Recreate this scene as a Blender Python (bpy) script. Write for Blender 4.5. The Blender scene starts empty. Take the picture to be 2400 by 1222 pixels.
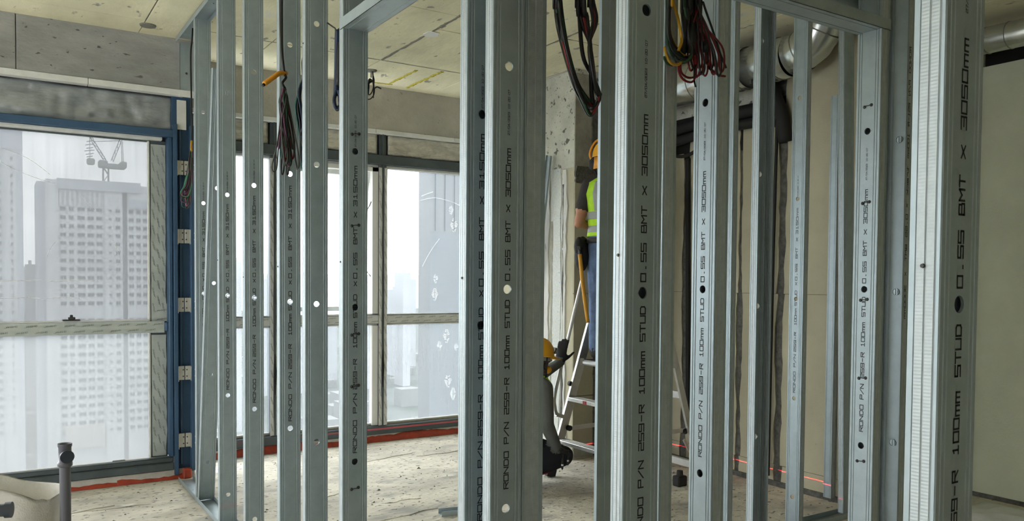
import bpy, bmesh, math, random
from mathutils import Vector, Matrix
from mathutils.kdtree import KDTree
from mathutils import noise as mnoise
random.seed(7)
scene = bpy.context.scene
C = scene.collection

# ------------------------------------------------------------------ camera
H = 1.495
FPX, CYPX = 1886.3, 715.4
YAW, PIT, ROL = math.radians(32.71), math.radians(-1.775), math.radians(.444)
fw = Vector((math.sin(YAW)*math.cos(PIT), math.cos(YAW)*math.cos(PIT), math.sin(PIT)))
_r = Vector((math.cos(YAW), -math.sin(YAW), 0)); _u = _r.cross(fw)
RV = _r*math.cos(ROL)+_u*math.sin(ROL); UV = _u*math.cos(ROL)-_r*math.sin(ROL)
cam_d = bpy.data.cameras.new('camera'); cam = bpy.data.objects.new('camera', cam_d); C.objects.link(cam)
cam_d.sensor_fit = 'HORIZONTAL'; cam_d.sensor_width = 36; cam_d.lens = FPX/2400*36
cam_d.shift_y = (CYPX-611)/2400; cam_d.clip_start = .02; cam_d.clip_end = 5000
cam.matrix_world = Matrix(((RV.x, UV.x, -fw.x, 0), (RV.y, UV.y, -fw.y, 0), (RV.z, UV.z, -fw.z, H), (0, 0, 0, 1)))
scene.camera = cam

def at(x, y, X=None, Y=None, Z=None):
    """point of the room seen along a measured direction, on the plane X=, Y= or Z="""
    d = fw+RV*((x-1200)/FPX)-UV*((y-CYPX)/FPX)
    t = X/d.x if X is not None else Y/d.y if Y is not None else (Z-H)/d.z
    return Vector((d.x*t, d.y*t, d.z*t+H))

# ------------------------------------------------------------------ world (bright overcast sky) and exposure
world = bpy.data.worlds.new('sky'); scene.world = world; world.use_nodes = True
nt = world.node_tree; nt.nodes.clear()
wo = nt.nodes.new('ShaderNodeOutputWorld'); bg = nt.nodes.new('ShaderNodeBackground')
bg.inputs[0].default_value = (.93, .97, 1.0, 1); bg.inputs[1].default_value = 10.0
nt.links.new(bg.outputs[0], wo.inputs[0])
vs = scene.view_settings
vs.view_transform = 'Standard'; vs.look = 'None'; vs.gamma = 1; vs.use_curve_mapping = False
vs.exposure = 0.3
cy = scene.cycles
cy.max_bounces = 10; cy.diffuse_bounces = 6; cy.glossy_bounces = 3; cy.transparent_max_bounces = 12; cy.transmission_bounces = 6
cy.sample_clamp_indirect = 8; cy.caustics_reflective = False; cy.caustics_refractive = False

# ------------------------------------------------------------------ materials
def mat(name, col, rough=.6, metal=0., var=0., scale=8., bump=0., bscale=60., dark=None, detail=6., spots=None, stretch=None, spec=.4, emis=None):
    m = bpy.data.materials.new(name); m.use_nodes = True
    n = m.node_tree.nodes; L = m.node_tree.links
    b = n['Principled BSDF']
    b.inputs['Base Color'].default_value = (*col, 1); b.inputs['Roughness'].default_value = rough
    b.inputs['Metallic'].default_value = metal; b.inputs['Specular IOR Level'].default_value = spec
    tc = n.new('ShaderNodeTexCoord'); mp = n.new('ShaderNodeMapping'); L.new(tc.outputs['Object'], mp.inputs[0])
    if stretch: mp.inputs['Scale'].default_value = stretch
    cur = None
    if var > 0:
        t = n.new('ShaderNodeTexNoise'); t.inputs['Scale'].default_value = scale; t.inputs['Detail'].default_value = detail
        t.inputs['Roughness'].default_value = .65
        L.new(mp.outputs[0], t.inputs[0])
        r = n.new('ShaderNodeValToRGB'); d = dark or tuple(c*(1-var) for c in col)
        r.color_ramp.elements[0].position = .33; r.color_ramp.elements[1].position = .68
        r.color_ramp.elements[0].color = (*d, 1); r.color_ramp.elements[1].color = (*[min(1, c*(1+var*.4)) for c in col], 1)
        L.new(t.outputs[0], r.inputs[0]); cur = r.outputs[0]
        rr = n.new('ShaderNodeMapRange'); rr.inputs['To Min'].default_value = rough*.85; rr.inputs['To Max'].default_value = min(1, rough*1.12)
        L.new(t.outputs[0], rr.inputs[0]); L.new(rr.outputs[0], b.inputs['Roughness'])
    if spots:   # list of (colour, scale, threshold, softness)
        for (sc, ss, th, sf) in spots:
            t2 = n.new('ShaderNodeTexNoise'); t2.inputs['Scale'].default_value = ss; t2.inputs['Detail'].default_value = 3
            L.new(mp.outputs[0], t2.inputs[0])
            r2 = n.new('ShaderNodeMapRange'); r2.inputs['From Min'].default_value = th; r2.inputs['From Max'].default_value = th+sf
            L.new(t2.outputs[0], r2.inputs[0])
            mx = n.new('ShaderNodeMix'); mx.data_type = 'RGBA'
            L.new(r2.outputs[0], mx.inputs[0])
            if cur is None: mx.inputs[6].default_value = (*col, 1)
            else: L.new(cur, mx.inputs[6])
            mx.inputs[7].default_value = (*sc, 1); cur = mx.outputs[2]
    if cur is not None: L.new(cur, b.inputs['Base Color'])
    if bump > 0:
        t = n.new('ShaderNodeTexNoise'); t.inputs['Scale'].default_value = bscale; t.inputs['Detail'].default_value = 5
        L.new(mp.outputs[0], t.inputs[0])
        bn = n.new('ShaderNodeBump'); bn.inputs['Strength'].default_value = bump; bn.inputs['Distance'].default_value = .01
        L.new(t.outputs[0], bn.inputs['Height']); L.new(bn.outputs[0], b.inputs['Normal'])
    if emis:
        b.inputs['Emission Color'].default_value = (*emis[0], 1); b.inputs['Emission Strength'].default_value = emis[1]
    return m

def pane_mat(name, clear, col, sc=3.0, streak=.25):
    """glass under a dusty protective film: lets part of the view through and glows with scattered daylight; its veil colour also carries outdoor haze"""
    m = bpy.data.materials.new(name); m.use_nodes = True
    n = m.node_tree.nodes; L = m.node_tree.links; n.clear()
    out = n.new('ShaderNodeOutputMaterial'); mix = n.new('ShaderNodeMixShader')
    tr = n.new('ShaderNodeBsdfTransparent'); tl = n.new('ShaderNodeBsdfTranslucent'); df = n.new('ShaderNodeBsdfDiffuse')
    gl = n.new('ShaderNodeBsdfGlossy'); gl.inputs['Roughness'].default_value = .1
    tl.inputs[0].default_value = (*col, 1); df.inputs[0].default_value = (*[c*.8 for c in col], 1)
    add = n.new('ShaderNodeAddShader'); L.new(tl.outputs[0], add.inputs[0]); L.new(df.outputs[0], add.inputs[1])
    tc = n.new('ShaderNodeTexCoord'); t = n.new('ShaderNodeTexNoise'); t.inputs['Scale'].default_value = sc; t.inputs['Detail'].default_value = 7
    L.new(tc.outputs['Object'], t.inputs[0])
    mp = n.new('ShaderNodeMapping'); mp.inputs['Scale'].default_value = (30, 1, 1.2); mp.inputs['Rotation'].default_value = (0, .5, 0)
    L.new(tc.outputs['Object'], mp.inputs[0])
    t2 = n.new('ShaderNodeTexNoise'); t2.inputs['Scale'].default_value = 1.5; t2.inputs['Detail'].default_value = 3; L.new(mp.outputs[0], t2.inputs[0])
    mr = n.new('ShaderNodeMapRange'); mr.inputs['To Min'].default_value = clear*(1-streak); mr.inputs['To Max'].default_value = min(1, clear*(1+streak))
    mr.inputs['From Min'].default_value = .3; mr.inputs['From Max'].default_value = .7
    av = n.new('ShaderNodeMath'); av.operation = 'MULTIPLY_ADD'; av.inputs[1].default_value = .35; L.new(t2.outputs[0], av.inputs[0])
    m2 = n.new('ShaderNodeMath'); m2.operation = 'MULTIPLY'; m2.inputs[1].default_value = .65; L.new(t.outputs[0], m2.inputs[0]); L.new(m2.outputs[0], av.inputs[2])
    L.new(av.outputs[0], mr.inputs[0]); L.new(mr.outputs[0], mix.inputs[0])
    L.new(add.outputs[0], mix.inputs[1]); L.new(tr.outputs[0], mix.inputs[2])
    m2x = n.new('ShaderNodeMixShader'); m2x.inputs[0].default_value = .03
    L.new(mix.outputs[0], m2x.inputs[1]); L.new(gl.outputs[0], m2x.inputs[2]); L.new(m2x.outputs[0], out.inputs[0])
    return m

def knurl_mat():
    m = mat('galvanised_knurled', (.45, .50, .52), .5, .4, .12, 40)
    n = m.node_tree.nodes; L = m.node_tree.links; b = n['Principled BSDF']
    tc = n.new('ShaderNodeTexCoord'); w = n.new('ShaderNodeTexWave'); w.bands_direction = 'Z'; w.inputs['Scale'].default_value = 62
    w.inputs['Distortion'].default_value = .6
    L.new(tc.outputs['Object'], w.inputs[0])
    bn = n.new('ShaderNodeBump'); bn.inputs['Strength'].default_value = .12; bn.inputs['Distance'].default_value = .002
    L.new(w.outputs[0], bn.inputs['Height']); L.new(bn.outputs[0], b.inputs['Normal'])
    return m

M = {}
M['galv'] = mat('galvanised_steel', (.375, .445, .475), .45, .45, .12, 14, .04, 200)
M['knurl'] = knurl_mat()
M['ink'] = mat('black_ink', (.012, .012, .014), .6)
M['ceil'] = mat('ceiling_concrete', (.80, .76, .55), .85, 0, .22, 2.2, .25, 40, spots=[((.30, .29, .24), 14, .66, .05), ((.62, .36, .15), 2.1, .72, .06), ((.70, .69, .62), 3.5, .66, .1)], stretch=(1, .45, 1))
M['ceilgap'] = mat('ceiling_joint_concrete', (.22, .215, .18), .9, 0, .3, 20)
M['beam'] = mat('beam_concrete', (.37, .375, .365), .88, 0, .30, 3.0, .35, 55, spots=[((.10, .10, .10), 22, .655, .03), ((.13, .13, .125), 6, .69, .03)], stretch=(.6, 1, 1.4))
M['beamwarm'] = mat('beam_plaster', (.47, .45, .40), .88, 0, .22, 2.5, .3, 50, spots=[((.25, .23, .20), 16, .69, .03)])
M['floor'] = mat('screed_floor', (.72, .67, .565), .9, 0, .42, 1.7, 1.0, 30, detail=9, spots=[((.20, .19, .17), 30, .60, .06), ((.36, .345, .31), 3.6, .56, .14), ((.78, .74, .65), 5, .66, .08)], stretch=(.7, 1.1, 1))
M['pebble'] = mat('rubble', (.30, .29, .26), .9, 0, .4, 30)
M['strip'] = mat('white_edge_strip', (.72, .73, .71), .7, 0, .12, 10)
M['blue'] = mat('blue_powder_coat', (.050, .105, .195), .45, .1, .2, 3)
M['slate'] = mat('slate_powder_coat', (.085, .105, .115), .5, .1, .25, 5)
M['film'] = mat('protective_film', (.46, .50, .48), .45, 0, .14, 6, .1, 30)
M['filmwhite'] = mat('white_film', (.66, .67, .65), .5, 0, .15, 7)
M['filmink'] = mat('film_print', (.11, .13, .12), .6)
M['foil'] = mat('crinkled_foil', (.68, .655, .58), .32, .35, .3, 9, 1.0, 18, stretch=(1, 1, 3))
M['foilgrey'] = mat('grey_foil_wrap', (.40, .43, .45), .45, .5, .25, 5, .4, 16, stretch=(1, 1, 3))
M['sand'] = mat('sandy_ledge', (.60, .55, .44), .9, 0, .25, 30, .3, 120)
M['red'] = mat('red_waterproofing', (.42, .062, .035), .55, 0, .35, 12, .3, 50)
M['upstand'] = mat('pale_upstand', (.58, .57, .52), .85, 0, .2, 9, .3, 60)
M['panel'] = mat('wall_panel', (.44, .41, .295), .85, 0, .12, 3, .12, 90, spots=[((.36, .33, .27), 18, .735, .03)])
M['panelgrey'] = mat('far_wall_panel', (.54, .56, .42), .85, 0, .12, 2, .12, 60)
M['mortar'] = mat('dark_mortar', (.115, .112, .10), .9, 0, .5, 25, .5, 60)
M['plaster'] = mat('column_plaster', (.60, .60, .56), .85, 0, .2, 6, .4, 30, spots=[((.30, .29, .26), 12, .68, .03)], stretch=(1, 1, .4))
M['colcon'] = mat('column_concrete', (.53, .53, .46), .88, 0, .25, 4, .4, 40, spots=[((.13, .13, .11), 20, .615, .03), ((.2, .2, .17), 45, .66, .03)])
M['coldark'] = mat('column_shade_and_smear', (.33, .325, .27), .9, 0, .3, 8, .3, 40)  # darker column concrete: front-face shade in the colour, also used for smears
M['mesh'] = mat('fibre_mesh_tape', (.58, .60, .57), .8, 0, .15, 60, .3, 150, spots=[((.15, .35, .60), 34, .70, .02), ((.65, .55, .15), 29, .70, .02)])
M['duct'] = mat('spiral_duct_steel', (.66, .68, .66), .26, .9, .12, 12, .12, 14)
M['black'] = mat('black_foam', (.012, .012, .012), .75, 0, .3, 20)
M['void'] = mat('painted_darkness', (.01, .01, .01), .95)  # near-black that paints the darkness inside gaps and slots
M['alu'] = mat('ladder_aluminium', (.60, .60, .58), .38, .7, .15, 10)
M['rubber'] = mat('black_rubber', (.02, .02, .02), .7)
M['pvc'] = mat('grey_pvc', (.105, .105, .125), .42, 0, .12, 6)
M['pvcdark'] = mat('dark_pvc', (.025, .032, .045), .45)
M['sack'] = mat('woven_sack', (.62, .60, .56), .85, 0, .12, 7, .35, 120)
M['zinc'] = mat('zinc_bracket', (.60, .59, .55), .4, .5, .15, 20)
M['bolt'] = mat('bolt_head', (.05, .05, .05), .5, .4)
M['yellow'] = mat('yellow_shell', (.85, .42, .02), .35)
M['orange'] = mat('orange_conduit', (.70, .30, .02), .45)
M['lime'] = mat('lime_fabric', (.42, .72, .03), .75, 0, .2, 18, .2, 40)
M['reflect'] = mat('reflective_grey', (.27, .29, .27), .5)
M['tee'] = mat('dark_tee', (.045, .038, .038), .9, 0, .3, 25)
M['denim'] = mat('blue_denim', (.13, .19, .33), .9, 0, .45, 9, .4, 40)
M['skin'] = mat('skin', (.40, .19, .11), .55, 0, .1, 20)
M['skindark'] = mat('dark_skin', (.085, .042, .028), .5, 0, .1, 20)
M['hair'] = mat('black_hair', (.012, .011, .010), .7)
M['navy'] = mat('navy_trousers', (.010, .012, .020), .9, 0, .3, 12)
M['greysleeve'] = mat('grey_sweatshirt', (.115, .12, .115), .95, 0, .18, 14, .3, 40)
M['glove'] = mat('black_glove', (.014, .014, .018), .7)
M['wood'] = mat('yellow_handle', (.62, .31, .035), .5)
M['boot'] = mat('black_boot', (.02, .018, .016), .6)
M['label_red'] = mat('red_sticker', (.55, .03, .03), .4)
M['white'] = mat('white_plastic', (.75, .75, .73), .5)
M['green'] = mat('green_sticker', (.08, .35, .15), .5)
M['seal'] = mat('yellow_sealant', (.52, .45, .06), .7, 0, .3, 30, .4, 60)
for k, c in dict(cred=(.17, .008, .012), cgreen=(.012, .05, .02), cblack=(.010, .010, .010), cyellow=(.50, .28, .015), cblue=(.012, .025, .06), cteal=(.02, .09, .075), cpurple=(.16, .05, .12), cgrey=(.06, .058, .05), cgreenl=(.05, .25, .12), cpink=(.35, .10, .22)).items():
    M[k] = mat('cable_'+k[1:], c, .45)
M['paneL'] = pane_mat('dusty_film_glass', .046, (.056, .055, .055), 2.2)
M['paneLL'] = pane_mat('dusty_film_glass_low', .046, (.092, .092, .092), 2.2)
M['paneR'] = pane_mat('hazy_glass', .30, (.055, .056, .057), 2.0, .12)
M['paneRL'] = pane_mat('hazy_glass_low', .28, (.072, .074, .076), 2.0, .15)
def clear_mat():
    m = bpy.data.materials.new('clear_glass'); m.use_nodes = True; n = m.node_tree.nodes; L = m.node_tree.links; n.clear()
    out = n.new('ShaderNodeOutputMaterial'); mx = n.new('ShaderNodeMixShader'); tr = n.new('ShaderNodeBsdfTransparent'); gl = n.new('ShaderNodeBsdfGlossy'); gl.inputs['Roughness'].default_value = .03
    tr.inputs[0].default_value = (.96, .98, .97, 1); mx.inputs[0].default_value = .04; L.new(tr.outputs[0], mx.inputs[1]); L.new(gl.outputs[0], mx.inputs[2]); L.new(mx.outputs[0], out.inputs[0]); return m
M['clear'] = clear_mat()
def dust_mat():
    m = bpy.data.materials.new('white_dust_print'); m.use_nodes = True; n = m.node_tree.nodes; L = m.node_tree.links; n.clear()
    out = n.new('ShaderNodeOutputMaterial'); ad = n.new('ShaderNodeAddShader'); tr = n.new('ShaderNodeBsdfTranslucent'); df = n.new('ShaderNodeBsdfDiffuse')
    tr.inputs[0].default_value = (.72, .73, .73, 1); df.inputs[0].default_value = (.4, .4, .4, 1); L.new(tr.outputs[0], ad.inputs[0]); L.new(df.outputs[0], ad.inputs[1]); L.new(ad.outputs[0], out.inputs[0]); return m
M['dust'] = dust_mat()
M['smudge'] = mat('white_smudge', (.8, .8, .8), .8)
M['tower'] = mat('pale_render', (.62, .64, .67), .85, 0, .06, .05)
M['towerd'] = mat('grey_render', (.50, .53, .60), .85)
M['towerw'] = mat('tower_window_glass', (.07, .08, .10), .5, spec=.2)
M['towertan'] = mat('tan_hoarding', (.60, .52, .47), .85)
M['gtower'] = mat('grey_glass_tower', (.115, .125, .135), .5, 0, .1, .02)
M['gtowerd'] = mat('grey_glass_tower_fin', (.10, .115, .13), .5)
M['crane'] = mat('crane_steel', (.22, .23, .24), .6)
M['rooftop'] = mat('dull_rooftop', (.17, .175, .18), .9, 0, .1, .05)
M['ground'] = mat('valley_ground', (.085, .10, .095), .95, 0, .5, .012, spots=[((.22, .22, .22), .03, .64, .03), ((.035, .05, .04), .02, .6, .05)])
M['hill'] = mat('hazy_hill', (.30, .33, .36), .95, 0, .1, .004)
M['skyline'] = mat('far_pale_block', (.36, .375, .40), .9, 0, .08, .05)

# ------------------------------------------------------------------ helpers
class MB:
    def __init__(s): s.v = []; s.f = []; s.m = []
    def add(s, vs, fs, mi=0):
        o = len(s.v); s.v += [tuple(v) for v in vs]; s.f += [tuple(i+o for i in f) for f in fs]; s.m += [mi]*len(fs); return s
    def box(s, x0, x1, y0, y1, z0, z1, mi=0, bev=0):
        if bev:
            b = min(bev, (x1-x0)/2.01, (y1-y0)/2.01, (z1-z0)/2.01)
            bm = bmesh.new(); bmesh.ops.create_cube(bm, size=1)
            for v in bm.verts: v.co = Vector(((x0+x1)/2+v.co.x*(x1-x0), (y0+y1)/2+v.co.y*(y1-y0), (z0+z1)/2+v.co.z*(z1-z0)))
            bmesh.ops.bevel(bm, geom=bm.edges[:], offset=b, segments=1, affect='EDGES')
            bm.verts.index_update(); s.add([v.co for v in bm.verts], [[v.index for v in f.verts] for f in bm.faces], mi); bm.free(); return s
        return s.add([(x0, y0, z0), (x1, y0, z0), (x1, y1, z0), (x0, y1, z0), (x0, y0, z1), (x1, y0, z1), (x1, y1, z1), (x0, y1, z1)],
                     [(0, 3, 2, 1), (4, 5, 6, 7), (0, 1, 5, 4), (1, 2, 6, 5), (2, 3, 7, 6), (3, 0, 4, 7)], mi)
    def beam(s, a, b, w, h, up=(0, 0, 1), mi=0):
        """box bar from a to b, w across and h along 'up'"""
        a = Vector(a); b = Vector(b); d = (b-a).normalized(); u = Vector(up); x = d.cross(u)
        if x.length < 1e-4: x = d.cross(Vector((1, 0, 0)))
        x.normalize(); u = x.cross(d).normalized()
        vs = []
        for p in (a, b):
            for sx, su in ((-1, -1), (1, -1), (1, 1), (-1, 1)): vs.append(p+x*(sx*w/2)+u*(su*h/2))
        return s.add(vs, [(0, 1, 2, 3), (7, 6, 5, 4), (0, 4, 5, 1), (1, 5, 6, 2), (2, 6, 7, 3), (3, 7, 4, 0)], mi)
    def tube(s, pts, r, n=8, mi=0, cap=True, flat=1.0):
        pts = [Vector(p) for p in pts]; rs = r if isinstance(r, (list, tuple)) else [r]*len(pts)
        vs = []; fs = []; prev = None
        for i, p in enumerate(pts):
            d = (pts[min(i+1, len(pts)-1)]-pts[max(i-1, 0)])
            if d.length < 1e-9: d = Vector((0, 0, 1))
            d.normalize()
            if prev is None:
                x = d.cross(Vector((0, 0, 1)) if abs(d.z) < .9 else Vector((1, 0, 0))).normalized()
            else:
                x = (prev-d*prev.dot(d))
                x = x.normalized() if x.length > 1e-6 else prev
            prev = x; y = d.cross(x)
            for k in range(n):
                a = 2*math.pi*k/n; vs.append(p+x*(math.cos(a)*rs[i])+y*(math.sin(a)*rs[i]*flat))
        for i in range(len(pts)-1):
            for k in range(n):
                a = i*n+k; b = i*n+(k+1) % n; fs.append((a, b, b+n, a+n))
        if cap: fs.append(tuple(range(n-1, -1, -1))); fs.append(tuple(range((len(pts)-1)*n, len(pts)*n)))
        return s.add(vs, fs, mi)
    def lathe(s, prof, cx=0, cy=0, n=20, mi=0, mat4=None, sx=1, sy=1):
        vs = []; fs = []
        for (r, z) in prof:
            for k in range(n):
                a = 2*math.pi*k/n; p = Vector((math.cos(a)*r*sx, math.sin(a)*r*sy, z))
                if mat4 is not None: p = mat4 @ p
                vs.append((p.x+cx, p.y+cy, p.z))
        for i in range(len(prof)-1):
            for k in range(n):
                a = i*n+k; b = i*n+(k+1) % n; fs.append((a, b, b+n, a+n))
        return s.add(vs, fs, mi)
    def ell(s, c, r, n=14, m=9, mi=0, rot=None):
        vs = []; fs = []
        for j in range(m+1):
            t = math.pi*j/m
            for k in range(n):
                a = 2*math.pi*k/n; p = Vector((math.sin(t)*math.cos(a)*r[0], math.sin(t)*math.sin(a)*r[1], math.cos(t)*r[2]))
                if rot is not None: p = rot @ p
                vs.append(Vector(c)+p)
        for j in range(m):
            for k in range(n):
                a = j*n+k; b = j*n+(k+1) % n; fs.append((a, b, b+n, a+n))
        return s.add(vs, fs, mi)
    def mesh(s, name, mats, smooth=False):
        me = bpy.data.meshes.new(name); me.from_pydata(s.v, [], s.f)
        for m in mats: me.materials.append(M[m] if isinstance(m, str) else m)
        if any(s.m): me.polygons.foreach_set('material_index', s.m)
        if smooth: me.polygons.foreach_set('use_smooth', [True]*len(me.polygons))
        me.validate(); me.update(); return me

def link(name, me, parent=None, loc=None):
    o = bpy.data.objects.new(name, me); C.objects.link(o)
    if parent is not None: o.parent = parent
    if loc is not None: o.location = loc
    return o
def build(name, mb, mats, parent=None, smooth=False, loc=None, kind=None, label=None, angle=None):
    if isinstance(mats, str): mats = [mats]
    me = mb.mesh(name, mats, smooth or angle is not None)
    if angle is not None:
        me.set_sharp_from_angle(angle=math.radians(angle))
    o = link(name, me, parent, loc)
    if kind: o['kind'] = kind
    if label: o['label'] = label
    return o
def tag(o, label, cat, group=None):
    o['label'] = label; o['category'] = cat
    if group: o['group'] = group
    return o
def thing(name, label, cat, loc=(0, 0, 0), rotz=0, group=None):
    o = bpy.data.objects.new(name, None); C.objects.link(o); o.empty_display_size = .1
    o.location = loc; o.rotation_euler = (0, 0, rotz)
    return tag(o, label, cat, group)
def solid(o, t, off=0):
    md = o.modifiers.new('thickness', 'SOLIDIFY'); md.thickness = t; md.offset = off; return o
def crom(pts, n=6):
    P = [Vector(p) for p in pts]
    if len(P) < 3: return P
    P = [P[0]*2-P[1]]+P+[P[-1]*2-P[-2]]; out = []
    for i in range(1, len(P)-2):
        a, b, c, d = P[i-1:i+3]
        for k in range(n):
            t = k/n
            out.append(.5*((2*b)+(c-a)*t+(2*a-5*b+4*c-d)*t*t+(-a+3*b-3*c+d)*t**3))
    out.append(P[-2]); return out

# stroke lettering (flat ink-jet print); coordinates u along the line 0..4, v up 0..6
GL = {
 'R': [[(0, 0), (0, 6), (4, 6), (4, 3.2), (0, 3.2)], [(1.6, 3.2), (4, 0)]], 'O': [[(0, 0), (0, 6), (4, 6), (4, 0), (0, 0)]], '0': [[(0, 0), (0, 6), (4, 6), (4, 0), (0, 0)]],
 'N': [[(0, 0), (0, 6), (4, 0), (4, 6)]], 'D': [[(0, 0), (0, 6), (3, 6), (4, 5), (4, 1), (3, 0), (0, 0)]], 'P': [[(0, 0), (0, 6), (4, 6), (4, 3), (0, 3)]],
 '/': [[(0, 0), (4, 6)]], '2': [[(0, 6), (4, 6), (4, 3), (0, 3), (0, 0), (4, 0)]], '5': [[(4, 6), (0, 6), (0, 3), (4, 3), (4, 0), (0, 0)]],
 '9': [[(4, 3), (0, 3), (0, 6), (4, 6), (4, 0), (0, 0)]], '-': [[(.6, 3), (3.4, 3)]], '1': [[(1, 5), (2, 6), (2, 0)], [(.6, 0), (3.4, 0)]],
 'm': [[(0, 0), (0, 4), (4, 4), (4, 0)], [(2, 4), (2, 0)]], 'M': [[(0, 0), (0, 6), (2, 3), (4, 6), (4, 0)]], 'S': [[(4, 6), (0, 6), (0, 3), (4, 3), (4, 0), (0, 0)]],
 'T': [[(0, 6), (4, 6)], [(2, 6), (2, 0)]], 'U': [[(0, 6), (0, 0), (4, 0), (4, 6)]], 'x': [[(0, .5), (4, 5)], [(0, 5), (4, .5)]], '.': [[(1.6, 0), (2.4, 0)]],
 'B': [[(0, 0), (0, 6), (3.6, 6), (3.6, 3), (0, 3)], [(3.6, 3), (4, 3), (4, 0), (0, 0)]], '3': [[(0, 6), (4, 6), (4, 0), (0, 0)], [(1, 3), (4, 3)]],
 '7': [[(0, 6), (4, 6), (1.5, 0)]], '4': [[(3, 0), (3, 6), (0, 2), (4, 2)]], ':': [[(2, 1), (2, 1.6)], [(2, 4), (2, 4.6)]],
 'A': [[(0, 0), (0, 4), (2, 6), (4, 4), (4, 0)], [(0, 2.5), (4, 2.5)]], 'C': [[(4, 6), (0, 6), (0, 0), (4, 0)]], 'K': [[(0, 0), (0, 6)], [(4, 6), (0, 3), (4, 0)]],
 'J': [[(0, 1.5), (0, 0), (4, 0), (4, 6)]], 'G': [[(4, 6), (0, 6), (0, 0), (4, 0), (4, 3), (2, 3)]], 'H': [[(0, 0), (0, 6)], [(4, 0), (4, 6)], [(0, 3), (4, 3)]],
 'E': [[(4, 6), (0, 6), (0, 0), (4, 0)], [(0, 3), (3, 3)]], 'r': [[(0, 0), (0, 4), (3, 4)]], 'a': [[(0, 4), (4, 4), (4, 0), (0, 0), (0, 2), (4, 2)]], 'c': [[(4, 4), (0, 4), (0, 0), (4, 0)]],
 't': [[(1.5, 6), (1.5, 0), (4, 0)], [(0, 4), (3.5, 4)]], 'k': [[(0, 0), (0, 6)], [(4, 4), (0, 2), (4, 0)]], '!': [[(2, 6), (2, 2)], [(2, .6), (2, 0)]], ' ': []}
def put_text(mb, txt, u0, u1, hgt, place, tk=.13, mi=0):
    """lettering from u0 to u1, letter height hgt; place(u,v) -> 3D point"""
    n = len(txt); cw = (u1-u0)/n
    for i, ch in enumerate(txt):
        for pl in GL.get(ch, []):
            for a, b in zip(pl, pl[1:]):
                su = cw*.78/4; sv = hgt/6
                ax, ay = u0+i*cw+a[0]*su, a[1]*sv; bx, by = u0+i*cw+b[0]*su, b[1]*sv
                dx, dy = bx-ax, by-ay; l = math.hypot(dx, dy) or 1; t = hgt*tk/2
                ex, ey = dx/l*t, dy/l*t; px, py = -ey, ex
                mb.add([place(ax-ex+px, ay-ey+py), place(ax-ex-px, ay-ey-py), place(bx+ex-px, by+ey-py), place(bx+ex+px, by+ey+py)], [(0, 1, 2, 3)], mi)

# ------------------------------------------------------------------ the room shell
YL, YR, XW, ZC = 6.32, 6.83, 4.80, 3.235
XS = 1.25                                  # where the facade steps back
def struct(name, label):
    o = bpy.data.objects.new(name, None); C.objects.link(o); o['kind'] = 'structure'; o['label'] = label; return o
def jit(a): return random.uniform(-a, a)

fl = MB(); fl.box(-5.2, 6.0, -4.2, YL+.18, -.25, 0); fl.box(XS, 6.0, YL+.18, YR+.18, -.25, 0)
floor = build('floor', fl, 'floor', kind='structure', label='rough dusty concrete screed floor')
# skim ridges and trowel lines standing a little proud of the screed
for i in range(26):
    a = Vector((random.uniform(-.6, 4.4), random.uniform(3.6, 6.6), 0)); L = random.uniform(.25, .9); ang = random.uniform(-.15, .35)
    pts = []
    if a.y > 6.2: a.y = 6.1
    for k in range(8):
        t = k/7; pts.append((a.x+math.cos(ang)*L*t, a.y+math.sin(ang)*L*t+jit(.015), .0005))
    mb = MB(); mb.tube(pts, [random.uniform(.002, .006) for _ in pts], 5); build('trowel_ridge', mb, 'floor', floor)

# ceiling: slab with formwork panels as children
cb = MB(); cb.box(-5.2, 6.0, -4.2, YR+.3, ZC+.012, ZC+.25)
ceiling = build('ceiling', cb, 'ceilgap', kind='structure', label='raw concrete ceiling slab marked by formwork panels')
gx = [-5.2]+[2.6+.86*k for k in range(-9, 5)]; gx = sorted(gx); gx[-1] = 6.0
cnt = 0
for i in range(len(gx)-1):
    ys = [YR+.3, 6.0, 4.72, 3.44, 2.16, .88, -.4, -1.68, -2.96, -4.2]
    if gx[i] > 2.5 and gx[i] < 3.4: ys[1] = 5.98; ys[2] = 4.0
    if i % 3 == 1: ys[2] = 5.05; ys[3] = 3.6
    for j in range(len(ys)-1):
        x0, x1, y1, y0 = gx[i], gx[i+1], ys[j], ys[j+1]; g = random.uniform(.002, .005); dz = random.uniform(0, .004)
        mb = MB(); mb.box(x0+g, x1-g, y0+g, y1-g, ZC+dz, ZC+.0125, bev=.002)
        build('panel', mb, 'ceil', ceiling)
# rough concrete fins left along some joints
def fin(p, q, r, m='ceilgap', nm='joint_fin'):
    p = Vector(p); q = Vector(q); n = 26; pts = [p.lerp(q, k/n)+Vector((jit(.004), jit(.004), 0)) for k in range(n+1)]
    mb = MB(); mb.tube(pts, [r*random.uniform(.45, 1.25) for _ in pts], 6, flat=.45); return build(nm, mb, m, ceiling)
fin((2.6, 5.98, ZC), (2.6, 4.2, ZC), .012); fin((3.46, 5.6, ZC), (3.46, 3.9, ZC), .010); fin((1.3, 6.0, ZC), (3.9, 6.0, ZC), .004); fin((3.46, 4.72, ZC), (4.2, 4.72, ZC), .005)
fin((2.97, 6.12, ZC), (2.97, 6.66, ZC), .014, 'seal', 'sealant_strip'); fin((3.165, 6.04, ZC), (3.165, 6.72, ZC), .017, 'seal', 'sealant_strip'); fin((2.72, 6.72, ZC), (3.0, 6.69, ZC), .012, 'seal', 'sealant_strip')
fin((4.02, 5.36, ZC), (4.02, 6.8, ZC), .02, 'beamwarm', 'joint_fin')
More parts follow.
